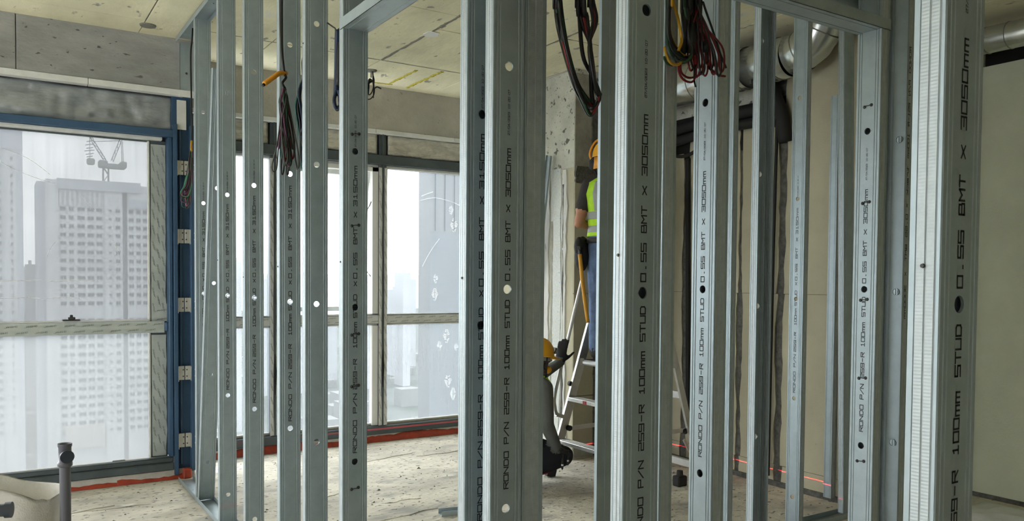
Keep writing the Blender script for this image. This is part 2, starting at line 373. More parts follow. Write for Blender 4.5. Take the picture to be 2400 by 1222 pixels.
mb = MB(); prof = [Vector((2.618+math.cos(a)*.055*random.uniform(.8, 1.15), 5.168+math.sin(a)*.07*random.uniform(.8, 1.15), 0)) for a in [k*2*math.pi/14 for k in range(14)]]
mb.add([(p.x, p.y, ZC-.004) for p in prof]+[(p.x, p.y, ZC+.004) for p in prof], [tuple(range(13, -1, -1))]+[(k, (k+1) % 14, 14+(k+1) % 14, 14+k) for k in range(14)])
build('plaster_patch', mb, 'white', ceiling)
mb = MB(); mb.lathe([(.0, ZC-.006), (.05, ZC-.006), (.055, ZC+.005)], .907, 6.096, 18); build('conduit_cap', mb, 'ceilgap', ceiling)
mb = MB(); mb.lathe([(.0, ZC-.008), (.045, ZC-.008), (.05, ZC+.005)], 2.656, 6.337, 18); mb.tube([(2.656, 6.337, ZC), (2.656, 6.337, ZC-.06)], .006); build('conduit_cap', mb, 'ceilgap', ceiling)

# beams over the windows
mb = MB(); mb.box(-5.2, .13, YL, YL+.3, 2.87, ZC+.02, bev=.004); b1 = MB(); b1.box(.134, XS, YL+.001, YL+.3, 2.87, ZC+.02, bev=.004)
wl = struct('wall_window_left', 'bare grey concrete beam with blow holes above the left windows')
build('beam_section', mb, 'beam', wl); build('beam_section', b1, 'beam', wl)
for x0, x1 in ((-5.2, -1.02), (-1.018, .555), (.558, 1.18)):
    mb = MB(); mb.box(x0, x1, YL-.018, YL+.06, 2.826, 2.868, bev=.003); build('drip_strip', mb, 'strip', wl)
mb = MB(); mb.box(-5.2, XS, YL+.02, YL+.2, .0, .068); build('upstand', mb, 'upstand', wl)
def ragged(x0, x1, y, z1, amp, name, par, m='red', step=.03, dep=.012):
    mb = MB(); n = max(2, int((x1-x0)/step)); vs = []; h = z1
    for k in range(n+1):
        x = x0+(x1-x0)*k/n; h = max(.012, min(z1+amp, h+jit(amp*.5)))
        o = jit(.004)
        vs += [(x, y-.03+o, .003), (x, y-dep+o, h*.55), (x, y-dep*.7, h), (x, y+.01, h+.002)]
    fs = []
    for k in range(n):
        for j in range(3): a = k*4+j; fs.append((a, a+4, a+5, a+1))
    mb.add(vs, fs); return build(name, mb, m, par, smooth=True)
ragged(-5, .72, YL+.02, .028, .012, 'waterproof_band', wl); ragged(.72, 1.22, YL+.02, .04, .014, 'waterproof_band', wl)
mb = MB(); mb.box(1.16, 1.22, YL-.03, YL+.03, 0, .075, bev=.01); build('waterproof_band', mb, 'red', wl)

wr = struct('wall_window_right', 'smooth grey concrete beam above the windows behind the stud wall')
mb = MB(); mb.box(XS-.05, 4.1, YR, YR+.3, 2.85, ZC+.02, bev=.004); build('beam_section', mb, 'beamwarm', wr)
for x0, x1 in ((XS-.05, 2.02), (2.023, 2.905), (2.908, 3.71), (3.713, 4.05)):
    mb = MB(); mb.box(x0, x1, YR-.018, YR+.06, 2.812, 2.849, bev=.003); build('drip_strip', mb, 'strip', wr)
mb = MB(); mb.box(XS-.05, 4.05, YR+.02, YR+.2, .0, .07); build('upstand', mb, 'upstand', wr)
ragged(XS, 1.9, YR+.02, .05, .012, 'waterproof_band', wr); ragged(1.9, 2.25, YR+.02, .085, .012, 'waterproof_band', wr); ragged(2.25, 2.8, YR+.02, .05, .01, 'waterproof_band', wr); ragged(2.8, 4.0, YR+.02, .052, .014, 'waterproof_band', wr)
# beam soffit return at the facade step
mb = MB(); mb.box(XS-.06, XS, YL+.3, YR+.3, 2.83, ZC+.02); build('beam_return', mb, 'beam', wr)

# windows -----------------------------------------------------------
def foil(name, x0, x1, y, z0, z1, par, m):
    nx, nz = max(6, int((x1-x0)/.025)), 12; mb = MB(); vs = []
    for j in range(nz+1):
        for i in range(nx+1):
            x = x0+(x1-x0)*i/nx; z = z0+(z1-z0)*j/nz
            d = mnoise.noise(Vector((x*6, z*20, y)))*.020+(abs(mnoise.noise(Vector((x*22+z*14, z*9-x*6, y+4))))-.25)*.035+mnoise.noise(Vector((x*60, z*50, 2)))*.004
            if i in (0, nx): d = .01
            if j in (0, nz): d = .008
            vs.append((x, y+d, z))
    fs = [(j*(nx+1)+i, j*(nx+1)+i+1, (j+1)*(nx+1)+i+1, (j+1)*(nx+1)+i) for j in range(nz) for i in range(nx)]
    mb.add(vs, fs); o = build(name, mb, m, par, smooth=True); solid(o, .003); return o
def film(name, x0, x1, y, z0, z1, par, vertical, m='film', slant=.35):
    """protective tape with rows of printed slanting words, lettering as its child"""
    mb = MB(); n = 14; vs = []
    for k in range(n+1):
        t = k/n
        if vertical: vs += [(x0+jit(.002), y, z0+(z1-z0)*t), (x1+jit(.004), y, z0+(z1-z0)*t)]
        else: vs += [(x0+(x1-x0)*t, y, z0+jit(.001)), (x0+(x1-x0)*t, y, z1+jit(.001))]
    fs = [(2*k, 2*k+1, 2*k+3, 2*k+2) for k in range(n)]
    o = build(name, mb.add(vs, fs), m, par); solid(o, .002)
    tx = MB(); L = .075; w = (x1-x0) if vertical else (z1-z0); ln = (z1-z0) if vertical else (x1-x0)
    lanes = max(1, int(w/.03)); k = 0
    for l in range(lanes):
        c = (l+.5)*w/lanes; s = .03+(l % 2)*.055
        while s+L < ln:
            def pl(u, v, s=s, c=c):
                a = s+u; b = c+(v-.004)+(u-L/2)*slant*(.6 if vertical else .28)
                if vertical: return (x0+min(max(w-b, 0), w), y-.003, z0+a)
                return (x0+a, y-.003, z0+min(max(b, 0), w))
            put_text(tx, 'JANGHO', 0, L, .0085, pl, .17); s += .115; k += 1
    if tx.f: build('lettering', tx, 'filmink', o, kind='stuff')
    return o

def pane(x0, x1, y0, y1, z0, z1, film_m, par):
    mb = MB(); mb.box(x0, x1, y0, y1, z0, z1); mb.m = [1, 1, 0, 1, 1, 1]
    return build('pane', mb, [film_m, 'clear'], par)
w1 = struct('window_1', 'large dusty window in a blue frame at the left, crane and tower blocks beyond')
GY = 6.45
foil('foil_panel', -5.0, 1.12, YL+.075, 2.57, 2.83, w1, 'foilgrey')
mb = MB(); mb.box(-5.0, XS, YL+.11, YL+.16, 2.49, 2.86); build('spandrel', mb, 'slate', w1)
mb = MB(); mb.box(-5.0, 1.12, YL+.01, YL+.14, 2.522, 2.575, bev=.004); build('header', mb, 'blue', w1)
mb = MB(); mb.box(-1.0, 1.04, YL+.05, GY+.02, 2.497, 2.521, bev=.003); build('liner', mb, 'strip', w1)
mb = MB(); mb.box(1.071, 1.105, YL+.012, YL+.16, .165, 2.524, bev=.008); build('jamb', mb, 'blue', w1, angle=40)
mb = MB(); mb.box(.952, 1.075, GY-.03, GY+.03, .16, 2.50, bev=.004); jb = build('jamb', mb, 'slate', w1)
mb = MB(); mb.box(.945, .960, GY-.036, GY-.004, .165, 2.49, bev=.003); build('bead', mb, 'strip', w1)
film('film_strip', .966, 1.066, GY-.034, 1.20, 2.47, w1, True); film('film_strip', .966, 1.066, GY-.034, .17, 1.07, w1, True)
mb = MB(); mb.box(-5.0, 1.07, GY-.06, GY+.03, 1.09, 1.168, bev=.004); build('transom', mb, 'slate', w1)
film('film_strip', -1.3, 1.05, GY-.063, 1.088, 1.172, w1, False); film('film_strip', .965, 1.072, GY-.036, 1.17, 1.30, w1, False)
mb = MB(); mb.box(-1.0, .95, GY-.055, GY-.005, 1.173, 1.186, bev=.003); build('bead', mb, 'strip', w1)
mb = MB(); mb.box(1.052, 1.10, GY-.1, GY-.02, 1.10, 1.165, bev=.006); build('transom_end', mb, 'blue', w1)
mb = MB(); mb.box(.39, .50, GY-.075, GY-.045, 1.186, 1.196, bev=.003); mb.box(.425, .47, GY-.075, GY-.05, 1.195, 1.212, bev=.004); mb.box(.437, .455, GY-.07, GY-.05, 1.21, 1.228, bev=.003); build('latch', mb, 'bolt', w1, label='small black window latch')
pu = pane(-.14, .955, GY-.004, GY+.004, 1.165, 2.505, 'paneL', w1)
pl_ = pane(-.14, .955, GY-.004, GY+.004, .15, 1.10, 'paneLL', w1)
for zz, x1 in ((1.465, .62), (1.345, .5)):
    mb = MB(); pts = [(-.1+(x1+.1)*k/24, GY-.006, zz+.004*math.sin(k*.7)+jit(.0012)) for k in range(25)]; mb.tube(pts, .0016, 5); build('scratch', mb, 'smudge', pu)
for p in ([(0.02, 2.28), (.12, 2.22), (.25, 2.17), (.36, 2.14)], [(.05, 2.36), (.2, 2.30), (.33, 2.2)], [(.53, 2.06), (.58, 2.0), (.6, 1.97)], [(.3, 1.62), (.33, 1.7), (.36, 1.74)], [(.72, 1.75), (.75, 1.68), (.77, 1.6)]):
    mb = MB(); mb.tube(crom([(x, GY-.005, z) for x, z in p], 5), .0011, 4); build('scratch', mb, 'smudge', pu)
mb = MB(); mb.box(-5.0, 1.09, YL+.06, GY+.02, .10, .155, bev=.003); build('ledge', mb, 'sand', w1)
mb = MB(); mb.box(-5.0, 1.10, YL-.002, YL+.07, .07, .128, bev=.006); mb.box(-5.0, 1.10, YL+.022, YL+.075, .125, .164, bev=.006); build('sill_rail', mb, 'slate', w1, angle=40)
mb = MB(); mb.box(.70, .785, YL+.085, YL+.105, .155, .166, bev=.003); build('wood_chip', mb, 'ceilgap', w1)
# blue corner mullion with fixing brackets
mu = MB(); mu.box(1.105, XS, YL+.05, YL+.16, .03, 2.83); mu.box(1.105, 1.135, YL-.002, YL+.055, .03, 2.62, bev=.004); mu.box(1.222, XS, YL-.002, YL+.055, .05, 2.62, bev=.004); mu.box(1.150, 1.170, YL+.03, YL+.055, .1, 2.6, bev=.004)
mull = build('mullion', mu, 'blue', w1, angle=40)
brm = MB()
for x0, x1 in ((-.044, -.003), (.003, .044)):
    brm.box(x0, x1, -.012, 0, -.052, .052, bev=.002)
brm.box(.038, .050, -.03, 0, -.058, .05); brm.box(-.050, -.044, -.03, 0, -.062, .05)
br_me = brm.mesh('bracket', ['zinc'])
bom = MB()
for bx_ in (-.012, .014):
    for bz in (-.024, .024): bom.lathe([(0, .004), (.005, .004), (.005, 0)], bx_, bz, 8, 0)
# rotate bolts to face -Y
bom.v = [(x, -.012-z, y) for x, y, z in bom.v]; bo_me = bom.mesh('bolt', ['bolt'])
dtm = MB()
for bx_ in (-.064, .064):
    for bz in (-.024, .024): dtm.lathe([(0, .003), (.0045, .003), (.0045, 0)], bx_, bz, 8, 0)
dtm.v = [(x, -.028-z, y) for x, y, z in dtm.v]; dt_me = dtm.mesh('rivet', ['white'])
for z in (2.305, 1.801, 1.293, .785, .282):
    b_ = link('bracket', br_me, w1, (1.182, YL+.03, z)); link('bolt', bo_me, b_); link('rivet', dt_me, b_)
mb = MB(); mb.box(1.135, 1.20, YL+.022, YL+.026, 2.585, 2.80); build('paper_label', mb, 'filmwhite', w1)
# unseen bays further left, kept unglazed to add daylight indoors
for x in (-.17, -1.4, -2.6, -3.8, -5.0):
    mb = MB(); mb.box(x-.05, x+.05, YL+.01, YL+.16, .1, 2.57, bev=.005); build('mullion', mb, 'blue', w1)

w2 = struct('window_2', 'row of taped window bays behind the stud wall')
GR = YR+.09
XM = [1.29, 2.0, 2.99, 3.99]
mb = MB(); mb.box(XS, 4.03, YR+.01, YR+.13, 2.538, 2.625, bev=.004); build('header', mb, 'slate', w2)
mb = MB(); mb.box(XS, 4.03, YR+.05, GR+.02, 2.512, 2.537, bev=.003); build('liner', mb, 'strip', w2)
mb = MB(); mb.box(XS, 4.03, YR+.0, YR+.13, .07, .145, bev=.005); build('sill_rail', mb, 'slate', w2)
mb = MB(); mb.box(XS, 4.03, YR+.06, GR+.02, .14, .158, bev=.003); build('ledge', mb, 'sand', w2)
mb = MB(); mb.box(XS-.05, 4.05, YR+.075, YR+.12, 2.58, 2.86); build('spandrel', mb, 'slate', w2)
for a, b in zip(XM, XM[1:]): foil('foil_panel', a+.05, b-.05, YR+.03, 2.632, 2.815, w2, 'foil')
for x in XM:
    mb = MB(); mb.box(x-.008, x+.008, YR+.012, YR+.11, .14, 2.83); mb.box(x-.035, x-.009, YR+.02, YR+.12, .14, 2.54, bev=.002); mb.box(x+.009, x+.035, YR+.02, YR+.12, .14, 2.54, bev=.002)
    mb.box(x-.035, x+.035, YR+.03, YR+.12, 2.60, 2.83); build('mullion', mb, 'slate', w2)
    for dx in (-.040, .011): film('film_strip', x+dx, x+dx+.030, YR+.016, .15, 2.51, w2, True, 'filmwhite', .5)
    mb = MB(); mb.tube([(x, YR+.014, .5+.05*k) for k in range(8)], [.004, .006, .009, .012, .013, .010, .007, .003], 6); build('tape_gap', mb, 'void', w2)
for i, (a, b) in enumerate(zip(XM, XM[1:])):
    x0, x1 = a+.04, b-.04
    mb = MB(); mb.box(x0, x1, YR+.03, YR+.12, 1.085, 1.162, bev=.003); build('transom', mb, 'slate', w2)
    film('film_strip', x0, x1, YR+.026, 1.088, 1.160, w2, False, 'filmwhite')
    pn = pane(x0, x1, GR-.004, GR+.004, .15, 1.09, 'paneRL', w2)
    mb = MB(); mb.box(x0, x1, YR+.05, YR+.08, .158, .172, bev=.002); mb.box(x0, x1, YR+.05, YR+.08, 1.070, 1.084, bev=.002); build('bead', mb, 'strip', w2)
    if i == 1:
        # top-hung sash pushed open at the bottom
        mb = MB(); fx0, fx1 = x0+.0, x1-.0
        mb.box(fx0, fx0+.06, YR+.03, YR+.1, 1.165, 2.512, bev=.003); mb.box(fx1-.06, fx1, YR+.03, YR+.1, 1.165, 2.512, bev=.003); mb.box(fx0, fx1, YR+.03, YR+.1, 2.47, 2.512, bev=.003); mb.box(fx0, fx1, YR+.03, YR+.1, 1.165, 1.18, bev=.002)
        build('sash_frame', mb, 'white', w2)
        mb = MB(); mb.box(fx1-.06, fx1, YR+.03, YR+.1, .15, 1.07, bev=.003); build('sash_frame', mb, 'white', w2)
        mb = MB(); T = .13
        def sp(x, z, d=0): return (x, GR+.02+(2.47-z)*T+d, z)
        for xa, xb in ((fx0+.06, fx0+.10), (fx1-.10, fx1-.06)):
            mb.beam(sp((xa+xb)/2, 2.47), sp((xa+xb)/2, 1.2), .04, .05, (0, 1, 0))
        for z in (2.45, 1.22): mb.beam(sp(fx0+.06, z), sp(fx1-.06, z), .05, .04)
        sh = build('sash', mb, 'strip', w2)
        mb = MB(); mb.add([sp(fx0+.09, 2.44), sp(fx1-.09, 2.44), sp(fx1-.09, 1.23), sp(fx0+.09, 1.23)], [(0, 1, 2, 3)]); o = build('pane', mb, 'clear', sh); solid(o, .006)
        mb = MB(); mb.tube([(fx1-.065, YR+.06, 1.52), sp(fx1-.075, 1.62)], .005, 6); mb.tube([(fx1-.062, YR+.05, 2.2), sp(fx1-.07, 2.1)], .005, 6); build('stay_arm', mb, 'bolt', sh)
    else:
        pn2 = pane(x0, x1, GR-.004, GR+.004, 1.16, 2.52, 'paneR', w2)
        mb = MB(); mb.box(x0, x1, YR+.05, YR+.08, 1.163, 1.174, bev=.002); build('bead', mb, 'strip', w2)
        if i == 2:
            def print_mark(px, py, s, par):
                c = at(px, py, Y=GR+.007); mb = MB()
                for k in range(-4, 5):
                    w = s*(1-abs(k)/5.5)
                    for sg in (-1, 1):
                        if random.random() < .15: continue
                        x0_, z0_ = c.x+sg*s*.08, c.z+k*s*.3
                        mb.add([(x0_, GR+.007, z0_), (x0_+sg*w*.7, GR+.007, z0_+s*.16), (x0_+sg*w*.7, GR+.007, z0_+s*.30), (x0_, GR+.007, z0_+s*.13)], [(0, 1, 2, 3)])
                build('tread_print', mb, 'dust', par)
            for px, py, s in ((1057, 494, .035), (1064, 530, .05), (1021, 655, .035), (1019, 692, .045)): print_mark(px, py, s, pn2)
            for px, py, s in ((1047, 790, .05), (1030, 812, .035), (1069, 815, .03), (1050, 895, .05), (1062, 925, .045)): print_mark(px, py, s, pn)
            mb = MB(); mb.tube(crom([at(985, 470, Y=GR+.007), at(1020, 464, Y=GR+.007), at(1060, 474, Y=GR+.007), at(1082, 485, Y=GR+.007)], 6), .0022, 4); build('scratch', mb, 'dust', pn2)
            mb = MB(); mb.tube(crom([at(990, 625, Y=GR+.007), at(1000, 605, Y=GR+.007), at(1015, 580, Y=GR+.007), at(1030, 560, Y=GR+.007)], 6), .002, 4); build('scratch', mb, 'dust', pn2)
            mb = MB(); mb.tube(crom([at(988, 460, Y=GR+.007), at(1000, 455, Y=GR+.007), at(1015, 450, Y=GR+.007)], 6), .004, 4); build('scratch', mb, 'dust', pn2)

# concrete column / wall end, back-right wall, right wall ---------------
wc = struct('wall_column', 'pitted concrete column with rough plaster below, beside the ladder')
mb = MB(); mb.box(4.02, XW+.2, 5.33, YR+.3, 2.43, ZC+.02, bev=.004); build('column_head', mb, 'colcon', wc)
mb = MB(); mb.box(4.025, XW+.2, 5.335, YR+.3, 0, 2.43); build('column_shaft', mb, 'panel', wc)
def ragface(name, y0, y1, z0, z1, x, m, par, amp=.02, th=.012, step=.05, axis='X', sg=-1):
    """irregular sheet of plaster/mortar on the plane X=x (or Y=x when axis='Y')"""
    n = max(3, int((z1-z0)/step)); a = []; b = []; ja = jb2 = 0
    for k in range(n+1):
        ja = max(-amp, min(amp, ja+jit(amp*.6))); jb2 = max(-amp, min(amp, jb2+jit(amp*.6)))
        z = z0+(z1-z0)*k/n; a.append((y0+ja, z)); b.append((y1+jb2, z))
    mb = MB(); vs = []
    for (p, z), (q_, _) in zip(a, b):
        for y, d in ((p, 0), (p+.004, th), (q_-.004, th*random.uniform(.7, 1.1)), (q_, 0)):
            vs.append((x+sg*d, y, z) if axis == 'X' else (y, x+sg*d, z))
    fs = []
    for k in range(n):
        for j in range(3): i = k*4+j; fs.append((i, i+4, i+5, i+1) if (axis == 'X') == (sg < 0) else (i, i+1, i+5, i+4))
    fs.append((0, 1, 2, 3)); fs.append(tuple(n*4+j for j in (3, 2, 1, 0)))
    mb.add(vs, fs); return build(name, mb, m, par)
ragface('mesh_tape', 5.50, 5.66, .02, 2.44, 4.025, 'mesh', wc, .012, .010); ragface('plaster_skim', 5.41, 5.50, .0, 2.42, 4.025, 'plaster', wc, .018, .014); ragface('plaster_skim', 5.66, 5.78, .0, 2.47, 4.025, 'plaster', wc, .02, .012)
ragface('plaster_skim', 5.455, 5.475, .1, 2.30, 4.013, 'mortar', wc, .012, .003); ragface('mortar_smear', 5.62, 5.65, .1, 2.0, 4.016, 'coldark', wc, .008, .003)
we = struct('wall_back', 'beige panel wall with dark mortar joint behind the ladder')
mb = MB(); mb.box(4.022, 4.235, 5.318, 5.332, .0, .53, bev=.003); build('panel', mb, 'panel', we)
mb = MB(); mb.box(4.022, 4.235, 5.318, 5.332, .535, 1.385, bev=.003); build('panel', mb, 'panel', we)
mb = MB(); mb.box(4.022, 4.235, 5.318, 5.332, 1.39, 2.36, bev=.003); build('panel', mb, 'panel', we)
mb = MB(); mb.box(4.28, XW, 5.318, 5.332, .0, 1.385, bev=.003); build('panel', mb, 'panel', we)
mb = MB(); mb.box(4.28, XW, 5.318, 5.332, 1.39, 2.5, bev=.003); build('panel', mb, 'panel', we)
mb = MB(); mb.box(4.022, 4.20, 5.322, 5.332, 2.40, 3.20, bev=.003); build('shaded_face_plate', mb, 'coldark', we)  # shade of the column's front put into a darker plate
ragface('mortar_joint', 4.02, 4.24, 2.30, 2.44, 5.322, 'mortar', we, .015, .014, .02, 'Y'); ragface('mortar_joint', 4.225, 4.285, .02, 2.4, 5.322, 'mortar', we, .012, .012, .04, 'Y'); ragface('mortar_joint', 4.19, 4.33, 2.38, 3.0, 5.322, 'mortar', we, .012, .012, .04, 'Y')
ragface('mortar_joint', 4.03, 4.6, .02, .10, 5.318, 'coldark', we, .01, .006, .02, 'Y')

wrt = struct('wall_right', 'beige partition panels with ragged dark mortar joints at the right')
mb = MB(); mb.box(XW+.012, XW+.2, 3.0, 5.34, 0, ZC+.02); build('backing', mb, 'mortar', wrt)
cols = [(5.335, 4.86), (4.80, 4.27), (4.225, 3.90), (3.835, 3.20), (3.195, 3.0)]
def ragpanel(y0, y1, z0, z1, name='panel', m='panel', amp=.012):
    n = max(3, int((z1-z0)/.06)); L_ = []; R_ = []; a = b = 0
    for k in range(n+1):
        a = max(-amp, min(amp, a+jit(amp*.7))); b = max(-amp, min(amp, b+jit(amp*.7))); z = z0+(z1-z0)*k/n
        L_.append((y0+a, z)); R_.append((y1+b, z))
    mb = MB(); vs = []
    for (p, z), (q_, _) in zip(L_, R_): vs += [(XW+.012, p, z), (XW, p, z), (XW, q_, z), (XW+.012, q_, z)]
    fs = []
    for k in range(n):
        for j in range(3): i = k*4+j; fs.append((i, i+4, i+5, i+1))
    fs += [(0, 1, 2, 3), tuple(n*4+j for j in (3, 2, 1, 0))]
    mb.add(vs, fs); build(name, mb, m, wrt)
for ci, (ya, yb) in enumerate(cols):
    top = 2.55 if ci == 0 else 2.68 if ci == 1 else 2.72 if ci == 2 else 3.2
    for z0, z1 in ((.035, .155), (.158, 1.408), (1.411, top)): ragpanel(yb, ya, z0, z1)
mb = MB(); mb.box(XW+.002, XW+.1, 3.95, 5.33, 2.84, 3.02, bev=.004); build('lintel', mb, 'colcon', wrt)
mb = MB(); mb.box(XW+.008, XW+.1, 3.84, 5.33, 2.5, 2.84); build('slot', mb, 'void', wrt)  # black box paints the darkness inside the wall opening
ragface('floor_fillet', 3.0, 5.33, 0, .04, XW, 'mortar', wrt, .004, .01, .02)

wf = struct('wall_far_right', 'dim greenish-grey wall panel at the far right')
mb = MB(); mb.box(5.8, 6.0, -4.2, 3.0, 0, 3.0); build('panel', mb, 'panelgrey', wf)
mb = MB(); mb.box(5.85, 6.0, -4.2, 3.0, 3.0, ZC+.02); build('slot', mb, 'void', wf)  # black box paints the shadow gap above the panel
mb = MB(); mb.box(XW+.2, 6.0, 3.0, 3.1, 0, ZC+.02); build('return_panel', mb, 'panelgrey', wf)
ragface('floor_fillet', -1.0, 3.0, 0, .03, 5.8, 'mortar', wf, .004, .012, .015)
ws = struct('wall_left', 'concrete wall outside the view with openings added for daylight'); mb = MB(); mb.box(-5.4, -5.2, -4.2, YL+.3, 0, .12); mb.box(-5.4, -5.2, -4.2, YL+.3, 2.83, ZC+.02); mb.box(-5.4, -5.2, -4.2, -3.8, .12, 2.83); mb.box(-5.4, -5.2, -3.45, .9, .12, 2.83); mb.box(-5.4, -5.2, 3.5, YL+.3, .12, 2.83)  # unseen wall; its openings are added to let more daylight in
for y in (2.2,): mb.box(-5.36, -5.24, y-.05, y+.05, .12, 2.83)
build('wall_face', mb, 'beamwarm', ws)
wb = struct('wall_rear', 'plain concrete wall behind the viewer'); mb = MB(); mb.box(-5.4, 6.0, -4.4, -4.2, 0, ZC+.02); build('wall_face', mb, 'beamwarm', wb)

# ------------------------------------------------------------------ steel studs
_cache = {}
def web_mesh(L, holes, W=.1):
    k = ('web', round(L, 3), tuple(round(h, 3) for h in holes), W)
    if k in _cache: return _cache[k]
    s = W/.1; C2 = .022*s; R0 = .0132
    xs = [-.05, -.0485, -.041, -.039, -.037, -.031, -.029, -.027]; ys = [.0012, 0, 0, .0022, 0, 0, .0016, 0]
    prof = [(x*s, y) for x, y in zip(xs, ys)]+[(-C2, 0)]
    prof2 = [(-x, y) for x, y in reversed(prof)]
    zs = [0.]
    for h in sorted(holes):
        if C2 < h < L-C2: zs += [h-C2, h+C2]
    zs.append(L)
    mb = MB()
    for pr in (prof, prof2):
        vs = []; fs = []
        for (x, y) in pr: vs += [(x, y, z) for z in zs]
        nz = len(zs)
        for i in range(len(pr)-1):
            for j in range(nz-1): a = i*nz+j; fs.append((a, a+nz, a+nz+1, a+1))
        mb.add(vs, fs)
    for j in range(len(zs)-1):
        z0, z1 = zs[j], zs[j+1]
        if j % 2 == 0:
            mb.add([(-C2, 0, z0), (C2, 0, z0), (C2, 0, z1), (-C2, 0, z1)], [(0, 1, 2, 3)])
        else:
            zc = (z0+z1)/2; n = 20; cs = [(math.cos(2*math.pi*(i/n)+math.pi/4)*R0, 0, zc+math.sin(2*math.pi*(i/n)+math.pi/4)*R0) for i in range(n)]
            cn = [(C2, 0, z1), (-C2, 0, z1), (-C2, 0, z0), (C2, 0, z0)]
            vs = cs+cn; fs = []
            for i in range(n):
                q = i//(n//4); c0 = n+q; m_ = i % (n//4); h = (n//4)//2
                if m_ < h: fs.append((i, c0, (i+1) % n))
                elif m_ == h: fs.append((i, c0, n+(q+1) % 4)); fs.append((i, n+(q+1) % 4, (i+1) % n))
                else: fs.append((i, n+(q+1) % 4, (i+1) % n))
            # raised rim
            o = len(vs); 
            vs += [(x*1.0, .004, zc+(z-zc)) for x, y, z in cs]
            for i in range(n): fs.append((i, (i+1) % n, o+(i+1) % n, o+i))
            mb.add(vs, [tuple(reversed(f)) for f in fs])
    me = mb.mesh('web', ['galv']); _cache[k] = me; return me
def flange_mesh(L, side, D=.039, W=.1, lip=.007):
    k = ('fl', round(L, 3), side, D, W, lip)
    if k in _cache: return _cache[k]
    x = side*W/2; i_ = -side
    pr = [(x, .0012, 0), (x, .006, 0), (x+i_*.0012, .0075, 1), (x, .009, 1), (x, D*.45, 1), (x+i_*.0012, D*.45+.0015, 1), (x, D*.45+.003, 1), (x, D*.78, 1), (x+i_*.001, D*.80, 0), (x, D*.82, 0), (x, D, 0)]
    if lip: pr.append((x+i_*lip, D, 0))
    mb = MB()
    for (a, b) in zip(pr, pr[1:]): mb.add([(a[0], a[1], 0), (b[0], b[1], 0), (b[0], b[1], L), (a[0], a[1], L)], [(0, 1, 2, 3)], 1 if a[2] and b[2] else 0)
    me = mb.mesh('flange', ['galv', 'knurl']); _cache[k] = me; return me
WORDS = {'3050': [('RONDO', -.545, -.443), ('P/N', -.421, -.363), ('259-R', -.340, -.242), ('100mm', -.219, -.127), ('STUD', -.104, -.030), ('0.55', .024, .106), ('BMT', .129, .185), ('x', .210, .228), ('3050mm', .251, .380)],
         '3150': [('RONDO', -.565, -.438), ('P/N', -.410, -.334), ('259-R', -.317, -.200), ('100mm', -.158, -.058), ('STUD', -.040, .050), ('x', .083, .100), ('0.55', .112, .211), ('BMT', .244, .308), ('x', .347, .368), ('3150mm', .390, .545)]}
def text_meshes(var, mid, L):
    k = ('tx', var, round(mid, 3), round(L, 2))
    if k in _cache: return _cache[k]
    out = []
    for w, a, b in WORDS[var]:
        if mid+b < L:
            mb = MB(); put_text(mb, w, a, b+.004, .0138, lambda u, v: (.0065-v, -.0011, mid+u), .21); out.append(mb.mesh('lettering', ['ink']))
    a = .416 if var == '3050' else .617
    for w, p, q in (('27/04/2023', a, a+.062), ('10:20:07', a+.07, a+.122)):
        mb = MB(); put_text(mb, w, p, q, .0055, lambda u, v: (.003-v, -.0011, mid+u), .2); out.append(mb.mesh('lettering', ['ink']))
    _cache[k] = out; return out
clip_mb = MB()
for sx in (-1, 1):
    clip_mb.lathe([(0, .004), (.003, .004), (.006, .002), (.0065, 0)], sx*.014, sx*.002, 10)
clip_mb.v = [(x, -.001-z, y) for x, y, z in clip_mb.v]
clip_mb.tube([(-.014, -.003, -.002), (-.005, -.006, .001), (.006, -.006, .001), (.014, -.003, .002)], .0014, 5)
clip_me = clip_mb.mesh('wire_clip', ['bolt'])
scr_mb = MB(); scr_mb.lathe([(0, .003), (.003, .003), (.0035, 0)], 0, 0, 8); scr_me = scr_mb.mesh('screw', ['bolt'])

STUD_GROUP = 'galvanised wall studs'
def stud(label, x, y, rotz, hole0, z0=.004, z1=3.20, var=None, mid=None, D=.039, clips=(), screws=(), tilt=None, lip=.007, W=.1, name='steel_stud', group=STUD_GROUP, boxed=False):
    """x, y: middle of the web face; holes every 0.6 m starting at height hole0; web faces local -Y"""
    L = z1-z0
    t = thing(name, label, 'stud', (x, y, z0), math.radians(rotz), group)
    if tilt is not None: t.rotation_euler = tilt
    hs = []; h = hole0-z0
    while h > .05 and hole0 < 9: h -= .6
    h += .6
    while h < L-.03: hs.append(h); h += .6
    solid(link('web', web_mesh(L, hs, W), t), .0014)
    for s in (-1, 1): solid(link('flange', flange_mesh(L, s, D, W, lip), t), .0012)
    if var: 
        for me_ in text_meshes(var, mid-z0, L): link('lettering', me_, t)
    if boxed:
        mb = MB(); mb.box(-W/2+.004, W/2-.004, D-.005, D-.0035, 0, L); build('inner_web', mb, 'galv', t)
    for c in clips: link('wire_clip', clip_me, t, (0, 0, c-z0))
    for (sd, yy, zz) in screws:
        o = link('screw', scr_me, t, (sd*(W/2+.0008), yy, zz-z0)); o.rotation_euler = (0, math.radians(90*sd), 0)
    return t
XA = 1.169
ORD = ['farthest', 'second farthest', 'third farthest', 'fourth farthest']
stud('farthest full-height steel stud, next to the blue window mullion', XA, 5.62, 0, 1.99, var='3150', mid=1.39)
stud('second upright steel stud from the blue mullion, in front of the leaning stud', XA, 4.968, 0, 1.99, var='3150', mid=1.39, screws=((-1, .02, 1.6),))
stud('third upright steel stud from the blue mullion, left of the hanging wire bundle', XA, 4.379, 0, 1.99, var='3150', mid=1.39, screws=((-1, .02, 1.5),))
stud('steel stud directly behind the multicoloured hanging wire bundle', XA, 3.755, 0, 1.985, var='3150', mid=1.385, screws=((-1, .02, 1.55),))
